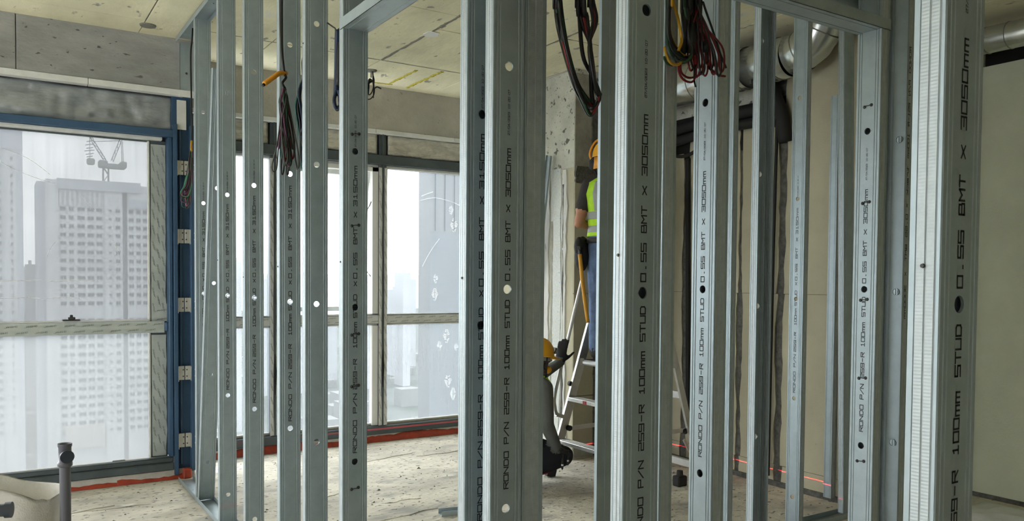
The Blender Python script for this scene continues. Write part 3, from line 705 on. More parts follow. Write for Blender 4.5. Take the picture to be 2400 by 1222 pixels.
stud('steel stud with plain unprinted web, between wire bundle and door header', XA, 3.384, 0, 1.985)
stud('steel stud under the left end of the door header, wire clips on its web', XA, 2.941, 0, 1.985, var='3150', mid=1.385, clips=(2.05, 1.70, 1.28, 1.08, .68), screws=((-1, .02, 1.56),), boxed=True)
stud('steel stud mostly hidden by the stud right of the open doorway', XA, 1.984, 0, 1.965, var='3150', mid=1.365, screws=((-1, .02, 1.50),), boxed=True)
stud('steel stud with a see-through hole near its foot, right of the open doorway', XA, 1.844, 0, 2.07, var='3050', mid=1.47)
stud('dark steel stud between the two hanging cable bundles at picture centre-right', XA, 1.301, 0, 2.07, var='3050', mid=1.47, screws=((-1, .022, 1.55),), boxed=True)
stud('nearest and widest steel stud with ribbed bright flange, far right', XA, .628, 0, 2.065, var='3050', mid=1.465, D=.046, screws=((-1, .025, 1.52),), boxed=True)
# stud left leaning in the track
lean = math.atan2(.45, 2.75)
stud('loose steel stud leaning inside the bottom track between two upright studs', XA, 5.56, 0, 2.08, z0=.02, z1=2.80, tilt=(lean, 0, 0), group=None)
# cross wall B
YB = 1.859
stud('dark corner stud fixed to the right side of the see-through-hole stud', 1.224, YB+.018, -90, 99, D=.068, W=.06)
stud('steel stud hidden behind the centre stud, only its dark flange showing on the right', 1.70, YB, -90, 2.07, D=.052)
stud('bright steel stud on the left of the inner doorway, behind the coloured cables', 1.927, YB, -90, 2.07, var='3050', mid=1.47, D=.056, boxed=True)
stud('bright stud at the right jamb of the inner doorway, stained, with wire clips', 2.791, YB, -90, 2.07, var='3050', mid=1.47, D=.045, clips=(2.165, 1.80, 1.43, 1.13, .81), boxed=True)
t1 = stud('steel track standing upright between the inner doorway jamb and the nearest stud', 3.0, YB, 90, 2.06, D=.042, lip=0, name='steel_track', group=None)
mb = MB(); yy = -.0016
for w, a, b in (('RONDO', .0, .10), ('P/N', .125, .185), ('251-R', .21, .30), ('100mm', .325, .42), ('track', .45, .56), ('x', .59, .605), ('0.55', .63, .72), ('BMT', .745, .81), ('x', .85, .865), ('3000mm', .90, 1.03)):
    mb = MB(); put_text(mb, w, a*1.02, b*1.02, .012, lambda u, v: (-.0515, .018+v, 2.40-u), .21); build('lettering', mb, 'ink', t1)
stud('dark steel stud close behind the nearest stud', 3.06, YB, -90, 2.06, D=.12, W=.1)
ang = MB(); ang.box(1.455, 1.462, 1.806, 1.818, 0, 3.2); ang.box(1.462, 1.485, 1.808, 1.8095, 0, 3.2); ang.box(1.485, 1.488, 1.806, 1.811, 0, 3.2); ang.box(1.488, 1.53, 1.8085, 1.810, 0, 3.2); ang.box(1.5285, 1.53, 1.809, 1.86, 0, 3.2)
tag(build('steel_angle', ang, 'galv'), 'dark ribbed steel angle just left of the centre stud', 'stud')
# far cross wall C and side wall D
stud('pale far stud just right of the bright left jamb of the inner doorway', 3.43, 3.148, -90, 1.985, var='3150', mid=1.385)
stud('pale far stud seen through the middle of the inner doorway', 4.05, 3.148, -90, 1.995, var='3150', mid=1.395)
stud('dark open-sided stud standing between the two pale far studs', 2.93, 2.49, 180, 1.985)
stud('pale stud leaning beside the right jamb inside the doorway', 4.565, 3.12, 0, 99, z0=.03, z1=3.1, tilt=(0, -.03, 0), group=None)
stud('pale narrow steel channel fixed upright on the beige wall', 4.75, 3.41, -90, 9.0, z0=.03, z1=2.75, W=.06, D=.045, name='steel_track', group=None)

# tracks and headers -------------------------------------------------
def track(label, a, b, z, up, W=.104, D=.032, name='steel_track', screws=True, th=.0016):
    """U channel lying along a-b at height z; flanges go up (1) or down (-1)"""
    a = Vector((*a, z)); b = Vector((*b, z)); d = (b-a); L = d.length; d.normalize(); ang_ = math.atan2(d.y, d.x)
    t = thing(name, label, 'track', a, ang_)
    mb = MB(); mb.box(0, L, -W/2, W/2, 0 if up > 0 else -th, th if up > 0 else 0); mb.box(0, L, -.03, -.028, (-.0 if up > 0 else .0), .003*up if up > 0 else .001); build('web', mb, 'galv', t)
    for s in (-1, 1):
        mb = MB(); y0 = s*W/2; mb.box(0, L, min(y0, y0-s*th), max(y0, y0-s*th), min(0, up*D), max(0, up*D)); build('flange', mb, 'galv', t)
    if screws:
        n = max(1, int(L/.6))
        for k in range(n):
            o = link('screw', scr_me, t, ((k+.5)*L/n, .01, .002 if up > 0 else -.002)); o.rotation_euler = (0 if up > 0 else math.pi, 0, 0)
    return t
track('bottom steel track on the floor below the far row of studs', (XA, 6.26), (XA, 2.93), .0, 1)
track('top steel track on the ceiling above the long stud row', (XA, 6.26), (XA, .2), ZC-.004, -1, D=.035)
track('bottom steel track under the studs right of the open doorway', (XA, 2.03), (XA, .2), .0, 1)
track('bottom steel track from the doorway studs to the inner door jamb', (1.23, YB), (1.98, YB), .0, 1)
track('top steel track of the short cross wall', (1.23, YB), (3.3, YB), ZC-.004, -1)
track('bottom steel track at the foot of the far pale studs', (2.9, 3.148), (4.78, 3.148), .0, 1)
track('top steel track above the far pale studs', (2.9, 3.148), (4.78, 3.148), ZC-.004, -1)
track('bottom steel track under the open-sided dark stud', (2.93, 3.09), (2.93, 1.95), .0, 1)
track('top steel track above the open-sided dark stud', (2.93, 3.09), (2.93, 1.95), ZC-.004, -1)
def header(label, a, b, z):
    t = thing('door_header', label, 'header', (a[0], a[1], z), math.atan2(b[1]-a[1], b[0]-a[0])); L = (Vector(b)-Vector(a)).length; W = .104
    mb = MB(); mb.box(0, L, -W/2, W/2, 0, .0016); mb.box(0, L, -.032, -.029, -.001, .001); mb.box(0, L, .029, .032, -.001, .001); build('web', mb, 'galv', t)
    for s in (-1, 1): mb = MB(); y0 = s*W/2; mb.box(0, L, min(y0, y0-s*.0016), max(y0, y0-s*.0016), 0, .042); build('flange', mb, 'galv', t)
    return t
header('steel header across the top of the open doorway, upper centre-left', (XA, 2.97), (XA, 1.99), 2.445)
header('steel header across the inner doorway, upper right', (1.95, YB), (2.845, YB), 2.445)
stud('short cripple stud above the open doorway header', XA, 2.45, 0, 2.9, z0=2.46, z1=3.2, group=None)
stud('short cripple stud above the inner doorway header', 2.42, YB, -90, 2.9, z0=2.46, z1=3.2, group=None)
mb = MB(); mb.box(2.60, 2.83, 1.93, 1.934, 2.5, 3.2); mb.box(2.60, 2.604, 1.93, 1.95, 2.5, 3.2); t = build('steel_sheet', mb, 'galv'); tag(t, 'plain steel plate above the right end of the inner door header', 'plate')
o = link('screw', scr_me, t, (2.70, 1.929, 2.53)); o.rotation_euler = (math.pi/2, 0, 0)
# stud end plate at the beam above the blue mullion
t = thing('steel_stud', 'short stud plate against the grey beam above the blue mullion', 'stud', (1.15, YL-.02, 2.86))
mb = MB(); mb.box(0, .10, -.003, 0, 0, .35); build('web', mb, 'galv', t); mb = MB(); mb.box(0, .002, -.003, .02, 0, .35); build('flange', mb, 'galv', t); mb = MB(); mb.box(-.005, .105, -.006, .02, -.04, .005); build('foot_strip', mb, 'strip', t)
o = link('screw', scr_me, t, (.045, -.003, .13)); o.rotation_euler = (math.pi/2, 0, 0); o.scale = (2.4, 2.4, 1)

# loose steel against the column and offcut on the floor
lp0, lp1 = at(1289, 365, X=3.95), at(1262, 620, X=3.97)
t = thing('steel_channel', 'loose steel channel leaning on the concrete column', 'channel')
d = (lp1-lp0).normalized(); foot = lp0+d*((lp0.z-.01)/-d.z)
mb = MB(); mb.beam(lp0, foot, .042, .003, (1, .4, 0)); build('web', mb, 'galv', t)
nrm = d.cross(Vector((1, .4, 0))).normalized()
for s in (-1, 1): mb = MB(); mb.beam(lp0+nrm*s*.021+Vector((-.012, 0, 0)), foot+nrm*s*.021+Vector((-.012, 0, 0)), .0025, .028, (1, .4, 0)); build('flange', mb, 'galv', t)
t = thing('steel_offcut', 'short steel channel offcut lying on the floor by the doorway', 'offcut', (2.36, 4.50, 0), math.radians(-12))
mb = MB(); mb.box(0, .26, -.04, .04, 0, .002); build('web', mb, 'galv', t)
for s in (-1, 1): mb = MB(); mb.box(0, .26, s*.04-.001, s*.04+.001, 0, .032); build('flange', mb, 'galv', t)

# ------------------------------------------------------------------ ducts and pipes on the right wall
dt = thing('spiral_duct', 'shiny round spiral duct under the ceiling along the beige wall', 'duct')
DX, DZ, DR = 4.56, 3.03, .148
mb = MB(); mb.tube([(DX, 5.30, DZ-.01), (DX, 4.6, DZ), (DX, 3.98, DZ)], DR, 28, cap=False); solid(build('pipe', mb, 'duct', dt, smooth=True), .003)
mb = MB(); mb.tube([(DX, 3.985, DZ), (DX, 3.62, DZ+.0)], DR*.93, 28, cap=False); solid(build('pipe', mb, 'duct', dt, smooth=True), .003)
el = [(DX, 3.62, DZ), (DX+.005, 3.53, DZ+.015), (DX+.01, 3.45, DZ+.055), (DX+.015, 3.39, DZ+.12), (DX+.02, 3.35, DZ+.2), (DX+.02, 3.33, DZ+.28)]
mb = MB(); mb.tube(el, [.137, .135, .133, .130, .128, .128], 26, cap=False); solid(build('elbow', mb, 'duct', dt, angle=60), .003)
for y, r in ((4.86, DR), (4.42, DR), (4.05, DR), (3.98, DR*1.01), (3.72, DR*.95), (3.66, DR*.95)):
    mb = MB(); pts = [(DX+math.cos(a)*(r+.002), y+.05*math.sin(a*.5), DZ+math.sin(a)*(r+.002)) for a in [k*2*math.pi/30 for k in range(31)]]; mb.tube(pts, .0035, 5, cap=False); build('seam_ring', mb, 'ceilgap', dt)
for i in (1, 3):
    c = Vector(el[i]); ax = (Vector(el[i+1])-Vector(el[i-1])).normalized(); x = Vector((1, 0, 0)); y = ax.cross(x).normalized()
    mb = MB(); mb.tube([c+x*math.cos(a)*.137+y*math.sin(a)*.137 for a in [k*2*math.pi/30 for k in range(31)]], .004, 5, cap=False); build('seam_ring', mb, 'ceilgap', dt)
mb = MB(); mb.tube([(DX-.07, 3.9, DZ-.142), (DX-.07, 3.9, DZ-.06)], .01, 8); build('hanger', mb, 'bolt', dt)
d2 = thing('spiral_duct', 'second shiny duct at the far right edge, below the ceiling', 'duct')
mb = MB(); mb.tube([(5.52, 3.0, 3.10), (5.52, 2.84, 3.10), (5.52, 1.0, 3.08)], [.085, .085, .085], 24, cap=False); solid(build('pipe', mb, 'duct', d2, smooth=True), .003)
for y in (2.80, 2.66): mb = MB(); mb.tube([(5.52+math.cos(a)*.087, y+.02*math.sin(a*.5), 3.098+math.sin(a)*.087) for a in [k*2*math.pi/26 for k in range(27)]], .003, 5, cap=False); build('seam_ring', mb, 'ceilgap', d2)
for i, (x, z, r, lab) in enumerate(((4.735, 2.765, .045, 'upper black tube added to form the dark shapes below the duct'), (4.735, 2.675, .04, 'lower black tube added to form the dark shapes below the duct'))):
    mb = MB(); pts = [(x, 5.25, z-.05), (x, 4.9, z-.03), (x, 4.5, z), (x, 4.1, z), (x, 3.96, z-.01), (x+.01, 3.86, z-.03)]; mb.tube(crom(pts, 5), r, 12); tag(build('dark_shape_tube', mb, 'black', smooth=True), lab, 'pipe')  # black tubes added to form the dark shapes under the duct
mb = MB(); mb.tube(crom([(4.74, 3.96, 2.98), (4.72, 3.9, 2.86), (4.74, 3.84, 2.7), (4.77, 3.82, 2.5)], 6), [.05]*19, 10); tag(build('dark_shape_tube', mb, 'black', smooth=True), 'black tube added as the dark slanting shape behind the open-sided stud', 'pipe')  # tube added for the slanting dark shape on the wall
mb = MB(); mb.tube([at(1822, 262, X=4.76), at(1812, 600, X=4.76), at(1800, 1115, X=4.76)], .012, 8); tag(build('black_wall_tube', mb, 'black'), 'thin black conduit running down the beige wall beside the dark stud', 'pipe')
mb = MB(); mb.tube(crom([at(1640, 300, X=4.72), at(1636, 345, X=4.70), at(1612, 364, X=4.68), at(1585, 366, X=4.70), at(1565, 350, X=4.72)], 6), .014, 8); tag(build('black_hose', mb, 'black', smooth=True), 'black hose loop hanging from the dark slot in the wall', 'hose')
mb = MB(); mb.tube([at(1613, 372, X=4.79), at(1613, 640, X=4.79), at(1613, 1000, X=4.79)], .022, 8); tag(build('black_wall_tube', mb, 'black'), 'black tube added as the dark gap in the wall joint left of the inner doorway', 'pipe')  # black tube paints the dark gap between two wall panels

# ------------------------------------------------------------------ hanging cables
def bundle(name, label, loops, plane, cat='cable', ends=None):
    """loops: list of (colour, radius, [(px,py),...], depth offset)"""
    t = thing(name, label, cat)
    for (col, r, pts, off) in loops:
        mb = MB(); W_ = [at(x, y, Y=plane+off+.012*math.sin(i*1.7+x)) for i, (x, y) in enumerate(pts)]
        if pts[0][1] < 0: W_.insert(0, Vector((W_[0].x, W_[0].y, ZC+.01)))
        if pts[-1][1] < 0: W_.append(Vector((W_[-1].x, W_[-1].y, ZC+.01)))
        mb.tube(crom(W_, 6), r, 6); build('cable', mb, col, t, smooth=True)
    return t
cc = ['cgrey', 'cgreen', 'cblack', 'cpurple', 'cteal', 'cred', 'cgrey', 'cgreen']
lp = [('cblack', .006, [(660, -60), (660, 60), (661, 120), (666, 170), (670, 182), (662, 195), (668, 208)], 0), ('cgrey', .004, [(656, -60), (657, 80), (661, 150), (668, 175)], .02)]
for i in range(20):
    x = 655+random.uniform(-2, 26); b = random.uniform(345, 412); x2 = x+random.uniform(-12, 18); w = random.uniform(4, 10)
    lp.append((cc[i % 8], .0034, [(666+jit(4), 208), (662+jit(8), 240), (x, 290), (x2, b-20), (x2+w/2, b), (x2+w, b-25), (x+w*.6, 285), (670+jit(5), 236), (669, 212)], jit(.02)))
lp.append(('cgrey', .0032, [(660, 240), (655, 300), (648, 345), (638, 385), (640, 402), (648, 395), (652, 350), (657, 290)], -.01))
b1_ = bundle('cable_bundle', 'large multicoloured wire bundle hanging before the fourth stud, with orange conduit', lp, 3.66)
mb = MB(); mb.tube(crom([at(670, 172, Y=3.66), at(655, 172, Y=3.64), at(640, 182, Y=3.63), at(619, 197, Y=3.62)], 6), .011, 10); build('conduit_end', mb, 'orange', b1_, smooth=True)
mb = MB(); mb.tube([at(623, 194, Y=3.622), at(616, 201, Y=3.618)], .007, 8); build('wire_end', mb, 'cblack', b1_)
lp = [('cblack', .008, [(712, 135), (710, 150), (712, 185)], 0)]
for i in range(12):
    x = 703+random.uniform(-8, 8); b = random.uniform(330, 412)
    lp.append((['cblue', 'cteal', 'cblack', 'cblue'][i % 4], .0042, [(712+jit(3), 180), (702+jit(3), 215), (x-3, 250), (x+3, 295), (709+jit(5), b-20), (713, b), (717+jit(3), b-25), (714, 300), (711, 240), (713, 185)], jit(.03)))
b2_ = bundle('cable_bundle', 'dark blue cable bundle hanging beside the plain unprinted stud', lp, 3.60)
w0_ = at(712, 137, Y=3.60); mb = MB(); mb.tube(crom([w0_, w0_+Vector((-.01, -.08, .02)), Vector((1.117, 3.405, w0_.z+.01))], 5), .003, 6); build('tie_wire', mb, 'cblack', b2_)
lp = [('cblue', .012, [(792, 70), (791, 110), (790, 170), (788, 225)], 0), ('cblack', .010, [(794, 74), (795, 120), (793, 200)], .01), ('cblue', .008, [(788, 215), (783, 235), (787, 252), (795, 250), (797, 232), (793, 212)], .0), ('cblue', .006, [(786, 222), (783, 242), (790, 258), (797, 248)], .015), ]
b3_ = bundle('cable_bundle', 'dark blue cable roll hanging behind the stud left of the doorway', lp, 3.10)
mb = MB(); mb.tube(crom([(1.218, 3.39, 2.60), at(785, 66, Y=3.2), at(793, 69, Y=3.10), (1.218, 2.955, 2.57)], 6), .003, 6); build('tie_wire', mb, 'cblack', b3_)
lp = []
for i in range(6): lp.append(('cblack', .0045, [(873, 172), (877, 190), (872, 215), (864, 222), (860+i, 205), (866, 185+i*2), (876, 195), (875, 210+i*4)], jit(.03)))
lp += [('cblack', .006, [(873, 160), (874, 175), (876, 205), (884, 204), (893, 208)], 0), ('cblack', .005, [(878, 205), (876, 222), (868, 232), (858, 233)], .02)]
bundle('cable_coil', 'small black cable coil hanging from the ceiling near the back windows', lp, 6.33)
lp = []
for i in range(12): lp.append((['cpurple', 'cgreenl', 'cgrey', 'cpink', 'cteal', 'cgrey'][i % 6], .0036, [(449+jit(2), 340), (446+jit(5), 380), (437+jit(6), 430), (430+jit(8), 450+i*3), (437+jit(5), 458+i*2.5), (447+jit(4), 430+i*3), (449+jit(3), 370)], jit(.03)))
lp.append(('cyellow', .008, [(449, 330), (448, 345), (449, 355)], -.02)); lp.append(('cblack', .006, [(452, 62), (450, 95), (447, 140), (450, 300), (449, 345)], .02))
bundle('cable_bundle', 'purple and green wires hanging in front of the blue mullion', lp, 5.95)
lp = []
for i in range(10):
    o = i*2.2; c = ['cblack', 'cblack', 'cgreen', 'cred', 'cblack', 'cgrey', 'cblack', 'cred', 'cgreen', 'cblack'][i]
    top2 = 1352+i*3.2+(10 if i > 5 else 0)
    lp.append((c, .0042, [(1299+o*.75, -60), (1300+o*.75, 0), (1306+o*.8, 60), (1322+o*.6, 125), (1343+o*.6, 195), (1362+o, 240+jit(6)), (1380+o*.7, 268-i*2+jit(6)), (1396+o*.6, 258-i*4), (1402+jit(5), 220), (1394-o*.2, 180), (1384-o*.2, 110), (top2+8, 50), (top2, 0), (top2-1, -60)], jit(.02)))
lp.append(('cblack', .006, [(1355, -60), (1358, 40), (1366, 130), (1384, 172), (1390, 190)], .01)); lp.append(('cblack', .007, [(1368, -60), (1375, 40), (1384, 120), (1386, 210), (1390, 245)], 0))
bundle('cable_bundle', 'long looped black and red cables hanging left of the centre stud', lp, 1.74)
lp = []
for i in range(9):
    o = i*3.0; lp.append((['cblack', 'cgreen', 'cblack', 'cyellow', 'cblack', 'cgrey', 'cgreen', 'cblack', 'cyellow'][i], .0042, [(1566+o*.3, -60), (1565+o*.2, 20), (1562+o*.4, 80), (1566+o, 118), (1582+o, 140-i), (1604+o*.6, 146-i*2), (1622, 128-i*2), (1618-o*.3, 80), (1604+o*.6, 20), (1604+o*.6, -60)], jit(.02)))
lp += [('cyellow', .0045, [(1576, -60), (1577, 0), (1588, 40), (1596, 80), (1597, 100), (1590, 118)], -.02), ('cyellow', .004, [(1557, 110), (1562, 130), (1572, 148), (1588, 152), (1596, 147)], -.02), ('cgreen', .004, [(1556, 134), (1563, 148), (1576, 153)], -.02),
       ('cblack', .011, [(1603, -60), (1604, 40), (1606, 90), (1600, 125)], 0), ('cblack', .013, [(1618, -60), (1621, 30), (1622, 80), (1616, 125)], 0), ('cblack', .010, [(1634, -60), (1634, 10), (1632, 50)], 0)]
for i in range(12):
    x = 1612+i*6.5; bt = 150+random.uniform(-6, 32); lp.append((['cred', 'cblack', 'cred'][i % 3], .003, [(1634+jit(6), -60), (1636+jit(6), 10), (1636+(x-1640)*.45, 60), (x, bt-42), (x+3, bt-8), (x+9, bt), (x+14, bt-18), (x+8, bt-60), (1642+jit(4), 45), (1641+jit(4), -40)], jit(.02)))
lp += [('cred', .0034, [(1590, 145), (1590, 165), (1600, 185), (1618, 193), (1628, 185), (1632, 160), (1628, 130)], 0), ('cred', .0034, [(1594, 148), (1597, 170), (1612, 182), (1630, 180), (1645, 170), (1650, 150)], 0.01), ('cblack', .0034, [(1642, -40), (1648, 5), (1670, 70), (1688, 125), (1702, 160)], 0), ('cred', .0034, [(1655, 125), (1665, 158), (1682, 175), (1700, 179)], 0), ('cblack', .012, [(1648, 98), (1651, 108), (1654, 116)], -.01), ('cblack', .003, [(1628, 150), (1627, 185), (1630, 203)], 0)]
bundle('cable_bundle', 'tangle of black, yellow and dark red cables hanging before the inner doorway stud', lp, 1.73)

# ------------------------------------------------------------------ pipe stub, sack and fitting at lower left
PP = at(152, 1040, Y=4.85)
t = thing('waste_pipe', 'upright grey plastic pipe with a side branch, before the left window', 'pipe', (PP.x, PP.y, 0))
zt = PP.z
mb = MB(); mb.tube([(0, 0, 0), (0, 0, zt-.10)], .027, 20); build('pipe', mb, 'pvc', t, angle=50)
mb = MB(); mb.lathe([(.024, zt-.02), (.027, zt-.004), (.0345, zt), (.0345, zt-.014), (.031, zt-.02), (.031, zt-.095), (.036, zt-.10), (.036, zt-.118), (.028, zt-.125)], 0, 0, 22); build('tee_fitting', mb, 'pvc', t, angle=50)
dirc = Vector((.12, -1, 0)).normalized(); c0 = Vector((0, 0, zt-.062))
mb = MB(); mb.tube([c0+dirc*.01, c0+dirc*.05, c0+dirc*.052, c0+dirc*.06], [.028, .028, .034, .034], 22, cap=False); mb.tube([c0+dirc*.06, c0+dirc*.058, c0+dirc*.03], [.034, .027, .026], 22, cap=True); build('branch', mb, 'pvcdark', t, angle=50)
rim_px = [(-150, 1104, 5.40), (-80, 1107, 5.42), (0, 1112, 5.42), (40, 1122, 5.40), (70, 1128, 5.38), (110, 1131, 5.34), (140, 1134, 5.27), (153, 1144, 5.15), (146, 1152, 5.03), (128, 1164, 4.95), (112, 1172, 4.93), (98, 1170, 4.92), (84, 1172, 4.91), (60, 1163, 4.90), (30, 1154, 4.90), (0, 1148, 4.91), (-80, 1138, 4.93), (-150, 1132, 4.97), (-185, 1118, 5.18)]
rimw = crom([at(x, y, Y=Y_) for x, y, Y_ in rim_px]+[at(-150, 1104, Y=5.40)], 3)[:-1]
ns = len(rimw); cen = sum(rimw, Vector())/ns; mb = MB(); vs = []
def wob(p, k): return Vector((mnoise.noise(p*4+Vector((k, 0, 0))), mnoise.noise(p*4+Vector((0, k, 3))), 0))*.018
for t_, sc_ in ((0, .80), (.04, .86), (.25, .95), (.5, .985), (.75, .99), (.93, .985), (1, 1.0)):
    for p in rimw:
        q = Vector((cen.x+(p.x-cen.x)*sc_, cen.y+(p.y-cen.y)*sc_, p.z*t_)); vs.append(q+wob(q+Vector((0, 0, t_)), 1)*(1-t_**6))
for t_, sc_ in ((.97, .975), (.8, .95), (.6, .92), (.5, .6), (.52, .05)):
    for p in rimw:
        q = Vector((cen.x+(p.x-cen.x)*sc_, cen.y+(p.y-cen.y)*sc_, p.z*t_)); vs.append(q+wob(q, 2)*.5)
mb.add(vs, [(j*ns+i, (j+1)*ns+i, (j+1)*ns+(i+1) % ns, j*ns+(i+1) % ns) for j in range(11) for i in range(ns)]+[tuple(range(ns))])
tag(build('rubble_sack', mb, 'sack', smooth=True), 'open white woven sack on the floor at the lower left corner', 'sack')
t = thing('pipe_fitting', 'dark plastic pipe fitting in front of the white sack', 'fitting', (0.0, 4.45, 0))
mb = MB(); mb.tube([(-.05, 0, 0), (-.05, 0, .44)], .03, 18); build('riser', mb, 'pvcdark', t, angle=50)
mb = MB(); mb.tube([(-.05, 0, .40), (0.0, -.02, .40), (.03, -.03, .40)], [.03, .03, .03], 18); mb.tube([(.03, -.03, .40), (.055, -.038, .40)], .037, 18); mb.tube([(-.05, 0, .44), (-.05, 0, .475)], .036, 18); build('tee_fitting', mb, 'pvcdark', t, angle=50)
# crumpled plastic sheet at the far right on the floor
mb = MB(); n = 16; vs = []
for j in range(n+1):
    for i in range(n+1):
        u, v = i/n-.5, j/n-.5; e = max(0, 1-4*(u*u+v*v)); vs.append((5.28+u*.75, 2.42+v*.8, .012+e*(.05+.05*mnoise.noise(Vector((u*7, v*7, 1))))+.012*abs(mnoise.noise(Vector((u*25, v*25, 3))))))
mb.add(vs, [(j*(n+1)+i, j*(n+1)+i+1, (j+1)*(n+1)+i+1, (j+1)*(n+1)+i) for j in range(n) for i in range(n)])
o = build('plastic_sheet', mb, 'white', smooth=True); solid(o, .004, 1); tag(o, 'crumpled white plastic sheet on the floor at the far right corner', 'sheet')

# ------------------------------------------------------------------ platform ladder
lad = thing('platform_ladder', 'aluminium platform step ladder carrying the standing worker', 'ladder')
YF, YN = 4.957, 4.36
def fx(z): return 3.543+.307*z
def rx(z): return 4.52-.29*z
yb = lambda z, far: (YF-.02*z) if far else (YN+.02*z)
for far in (True, False):
    y = lambda z: yb(z, far)
    mb = MB(); mb.beam((fx(.03), y(0), .03), (fx(1.5), y(1.5), 1.5), .022, .068, (1, 0, -.3)); build('front_stile', mb, 'alu', lad)
    mb = MB(); mb.beam((fx(0)-.005, y(0), 0.0), (fx(.06)-.005, y(0), .06), .03, .078, (1, 0, -.3)); build('foot', mb, 'rubber', lad)
    mb = MB(); mb.beam((rx(.03), y(0), .03), (rx(1.5), y(1.5), 1.5), .022, .05, (1, 0, .3)); build('rear_stile', mb, 'alu', lad)
    mb = MB(); mb.beam((rx(0), y(0), 0.0), (rx(.06), y(0), .06), .03, .058, (1, 0, .3)); build('foot', mb, 'rubber', lad)
    s = -.02 if far else .02
    mb = MB(); mb.beam((fx(.36)+.03, y(.36)+s, .36), (rx(.36)-.03, y(.36)+s, .37), .014, .03); b_ = build('spreader', mb, 'alu', lad)
    for px_ in (fx(.36)+.04, rx(.36)-.04): mb = MB(); mb.tube([(px_, y(.36)+s-.015, .363), (px_, y(.36)+s+.015, .363)], .022, 12); build('pivot', mb, 'bolt', b_)
    # handrail
    o_ = .0 if far else 0
    rail = [(3.60, y(.5)+.0, .46), (3.575, y(.5), .52), (3.572, y(.6), .64), (3.66, y(.95), .965), (3.745, y(1.3), 1.29), (3.86, y(1.7), 1.70), (3.90, y(1.7), 1.78), (3.97, y(1.7), 1.80), (4.06, y(1.7), 1.80), (4.09, y(1.7), 1.74), (4.09, y(1.5), 1.45)]
    mb = MB(); mb.tube(crom(rail, 4), .0135, 10); build('handrail', mb, 'alu', lad, smooth=True)
    mb = MB(); mb.beam((3.585, y(.5), .475), (fx(.44)+.01, y(.45), .44), .02, .028); build('rail_bracket', mb, 'alu', lad)
for z in (.285, .60):
    mb = MB(); mb.box(fx(z)-.045, fx(z)+.045, yb(z, False)+.01, yb(z, True)-.01, z-.028, z, bev=.003)
    st = build('step', mb, 'alu', lad)
    mb = MB()
    for k in range(4): mb.box(fx(z)-.04+k*.022, fx(z)-.032+k*.022, yb(z, False)+.015, yb(z, True)-.015, z, z+.003)
    build('tread', mb, 'alu', st)
    if z > .5:
        X_ = fx(z)-.0462
        mb = MB(); mb.box(X_, X_+.002, 4.70, 4.745, z-.026, z-.002); sk = build('sticker', mb, 'label_red', st, label='red warning sticker')
        tx = MB(); put_text(tx, '!', 4.715, 4.73, .014, lambda u, v: (X_-.001, 4.7225+4.7225-u, z-.021+v), .2); build('lettering', tx, 'white', sk)
        mb = MB(); mb.box(X_, X_+.002, 4.40, 4.64, z-.026, z-.002); sk = build('sticker', mb, 'white', st, label='white printed sticker')
        tx = MB(); put_text(tx, '! DANGER', 0, .13, .012, lambda u, v: (X_-.001, 4.63-u, z-.02+v), .16); build('lettering', tx, 'ink', sk)
mb = MB(); mb.box(3.80, 4.24, YN+.04, YF-.04, .845, .885, bev=.012); pf = build('platform', mb, 'alu', lad, angle=40)
mb = MB(); mb.box(3.815, 4.22, YN+.06, YF-.06, .885, .889); build('grip_mat', mb, 'rubber', pf)
mb = MB(); mb.beam((3.80, YF-.03, .87), (fx(.87), YF-.01, .87), .05, .05); mb.beam((3.80, YN+.03, .87), (fx(.87), YN+.01, .87), .05, .05); mb.beam((4.22, YF-.03, .865), (rx(.865), YF-.02, .865), .04, .03); mb.beam((4.22, YN+.03, .865), (rx(.865), YN+.02, .865), .04, .03); build('platform_bracket', mb, 'alu', lad)
mb = MB(); mb.tube([(fx(.7)-.034, YF-.012, .70), (fx(.7)-.034, YF+.012, .70)], .02, 12); build('pivot', mb, 'bolt', lad)
for z in (.09, .64): mb = MB(); mb.box(rx(z)-.018, rx(z)+.018, yb(z, False), yb(z, True), z-.028, z+.028, bev=.003); build('rear_bar', mb, 'alu', lad)
mb = MB(); mb.beam((rx(.95)-.01, yb(1, False)+.02, .95), (rx(.75), yb(1, False)+.25, .66), .014, .02); mb.beam((rx(.12), yb(0, False)+.02, .12), (rx(.12)-.12, yb(0, False)+.02, .3), .014, .02); build('diagonal_brace', mb, 'alu', lad)
mb = MB(); mb.beam((rx(1.22)-.03, yb(1, False)-.012, 1.22), (rx(1.10)-.03, yb(1, False)-.012, 1.10), .002, .035, (1, 0, .3)); build('sticker', mb, 'ink', lad)

# ------------------------------------------------------------------ people
def limb(pts, rads, step=.015, n=12):
    P = []; Rr = []
    pts = [Vector(p) for p in pts]
    for i in range(len(pts)-1):
        L = (pts[i+1]-pts[i]).length; k = max(2, int(L/step))
        for j in range(k):
            t = j/k; P.append(pts[i].lerp(pts[i+1], t)); Rr.append(rads[i]+(rads[i+1]-rads[i])*t)
    P.append(pts[-1]); Rr.append(rads[-1])
    d0 = (P[0]-P[1]).normalized(); d1 = (P[-1]-P[-2]).normalized()
    a = [(P[0]+d0*Rr[0]*s, Rr[0]*math.sqrt(max(.02, 1-s*s))) for s in (.95, .7, .35)]; b = [(P[-1]+d1*Rr[-1]*s, Rr[-1]*math.sqrt(max(.02, 1-s*s))) for s in (.35, .7, .95)]
    P = [x for x, _ in a]+P+[x for x, _ in b]; Rr = [x for _, x in a]+Rr+[x for _, x in b]
    mb = MB(); mb.tube(P, Rr, n); return mb
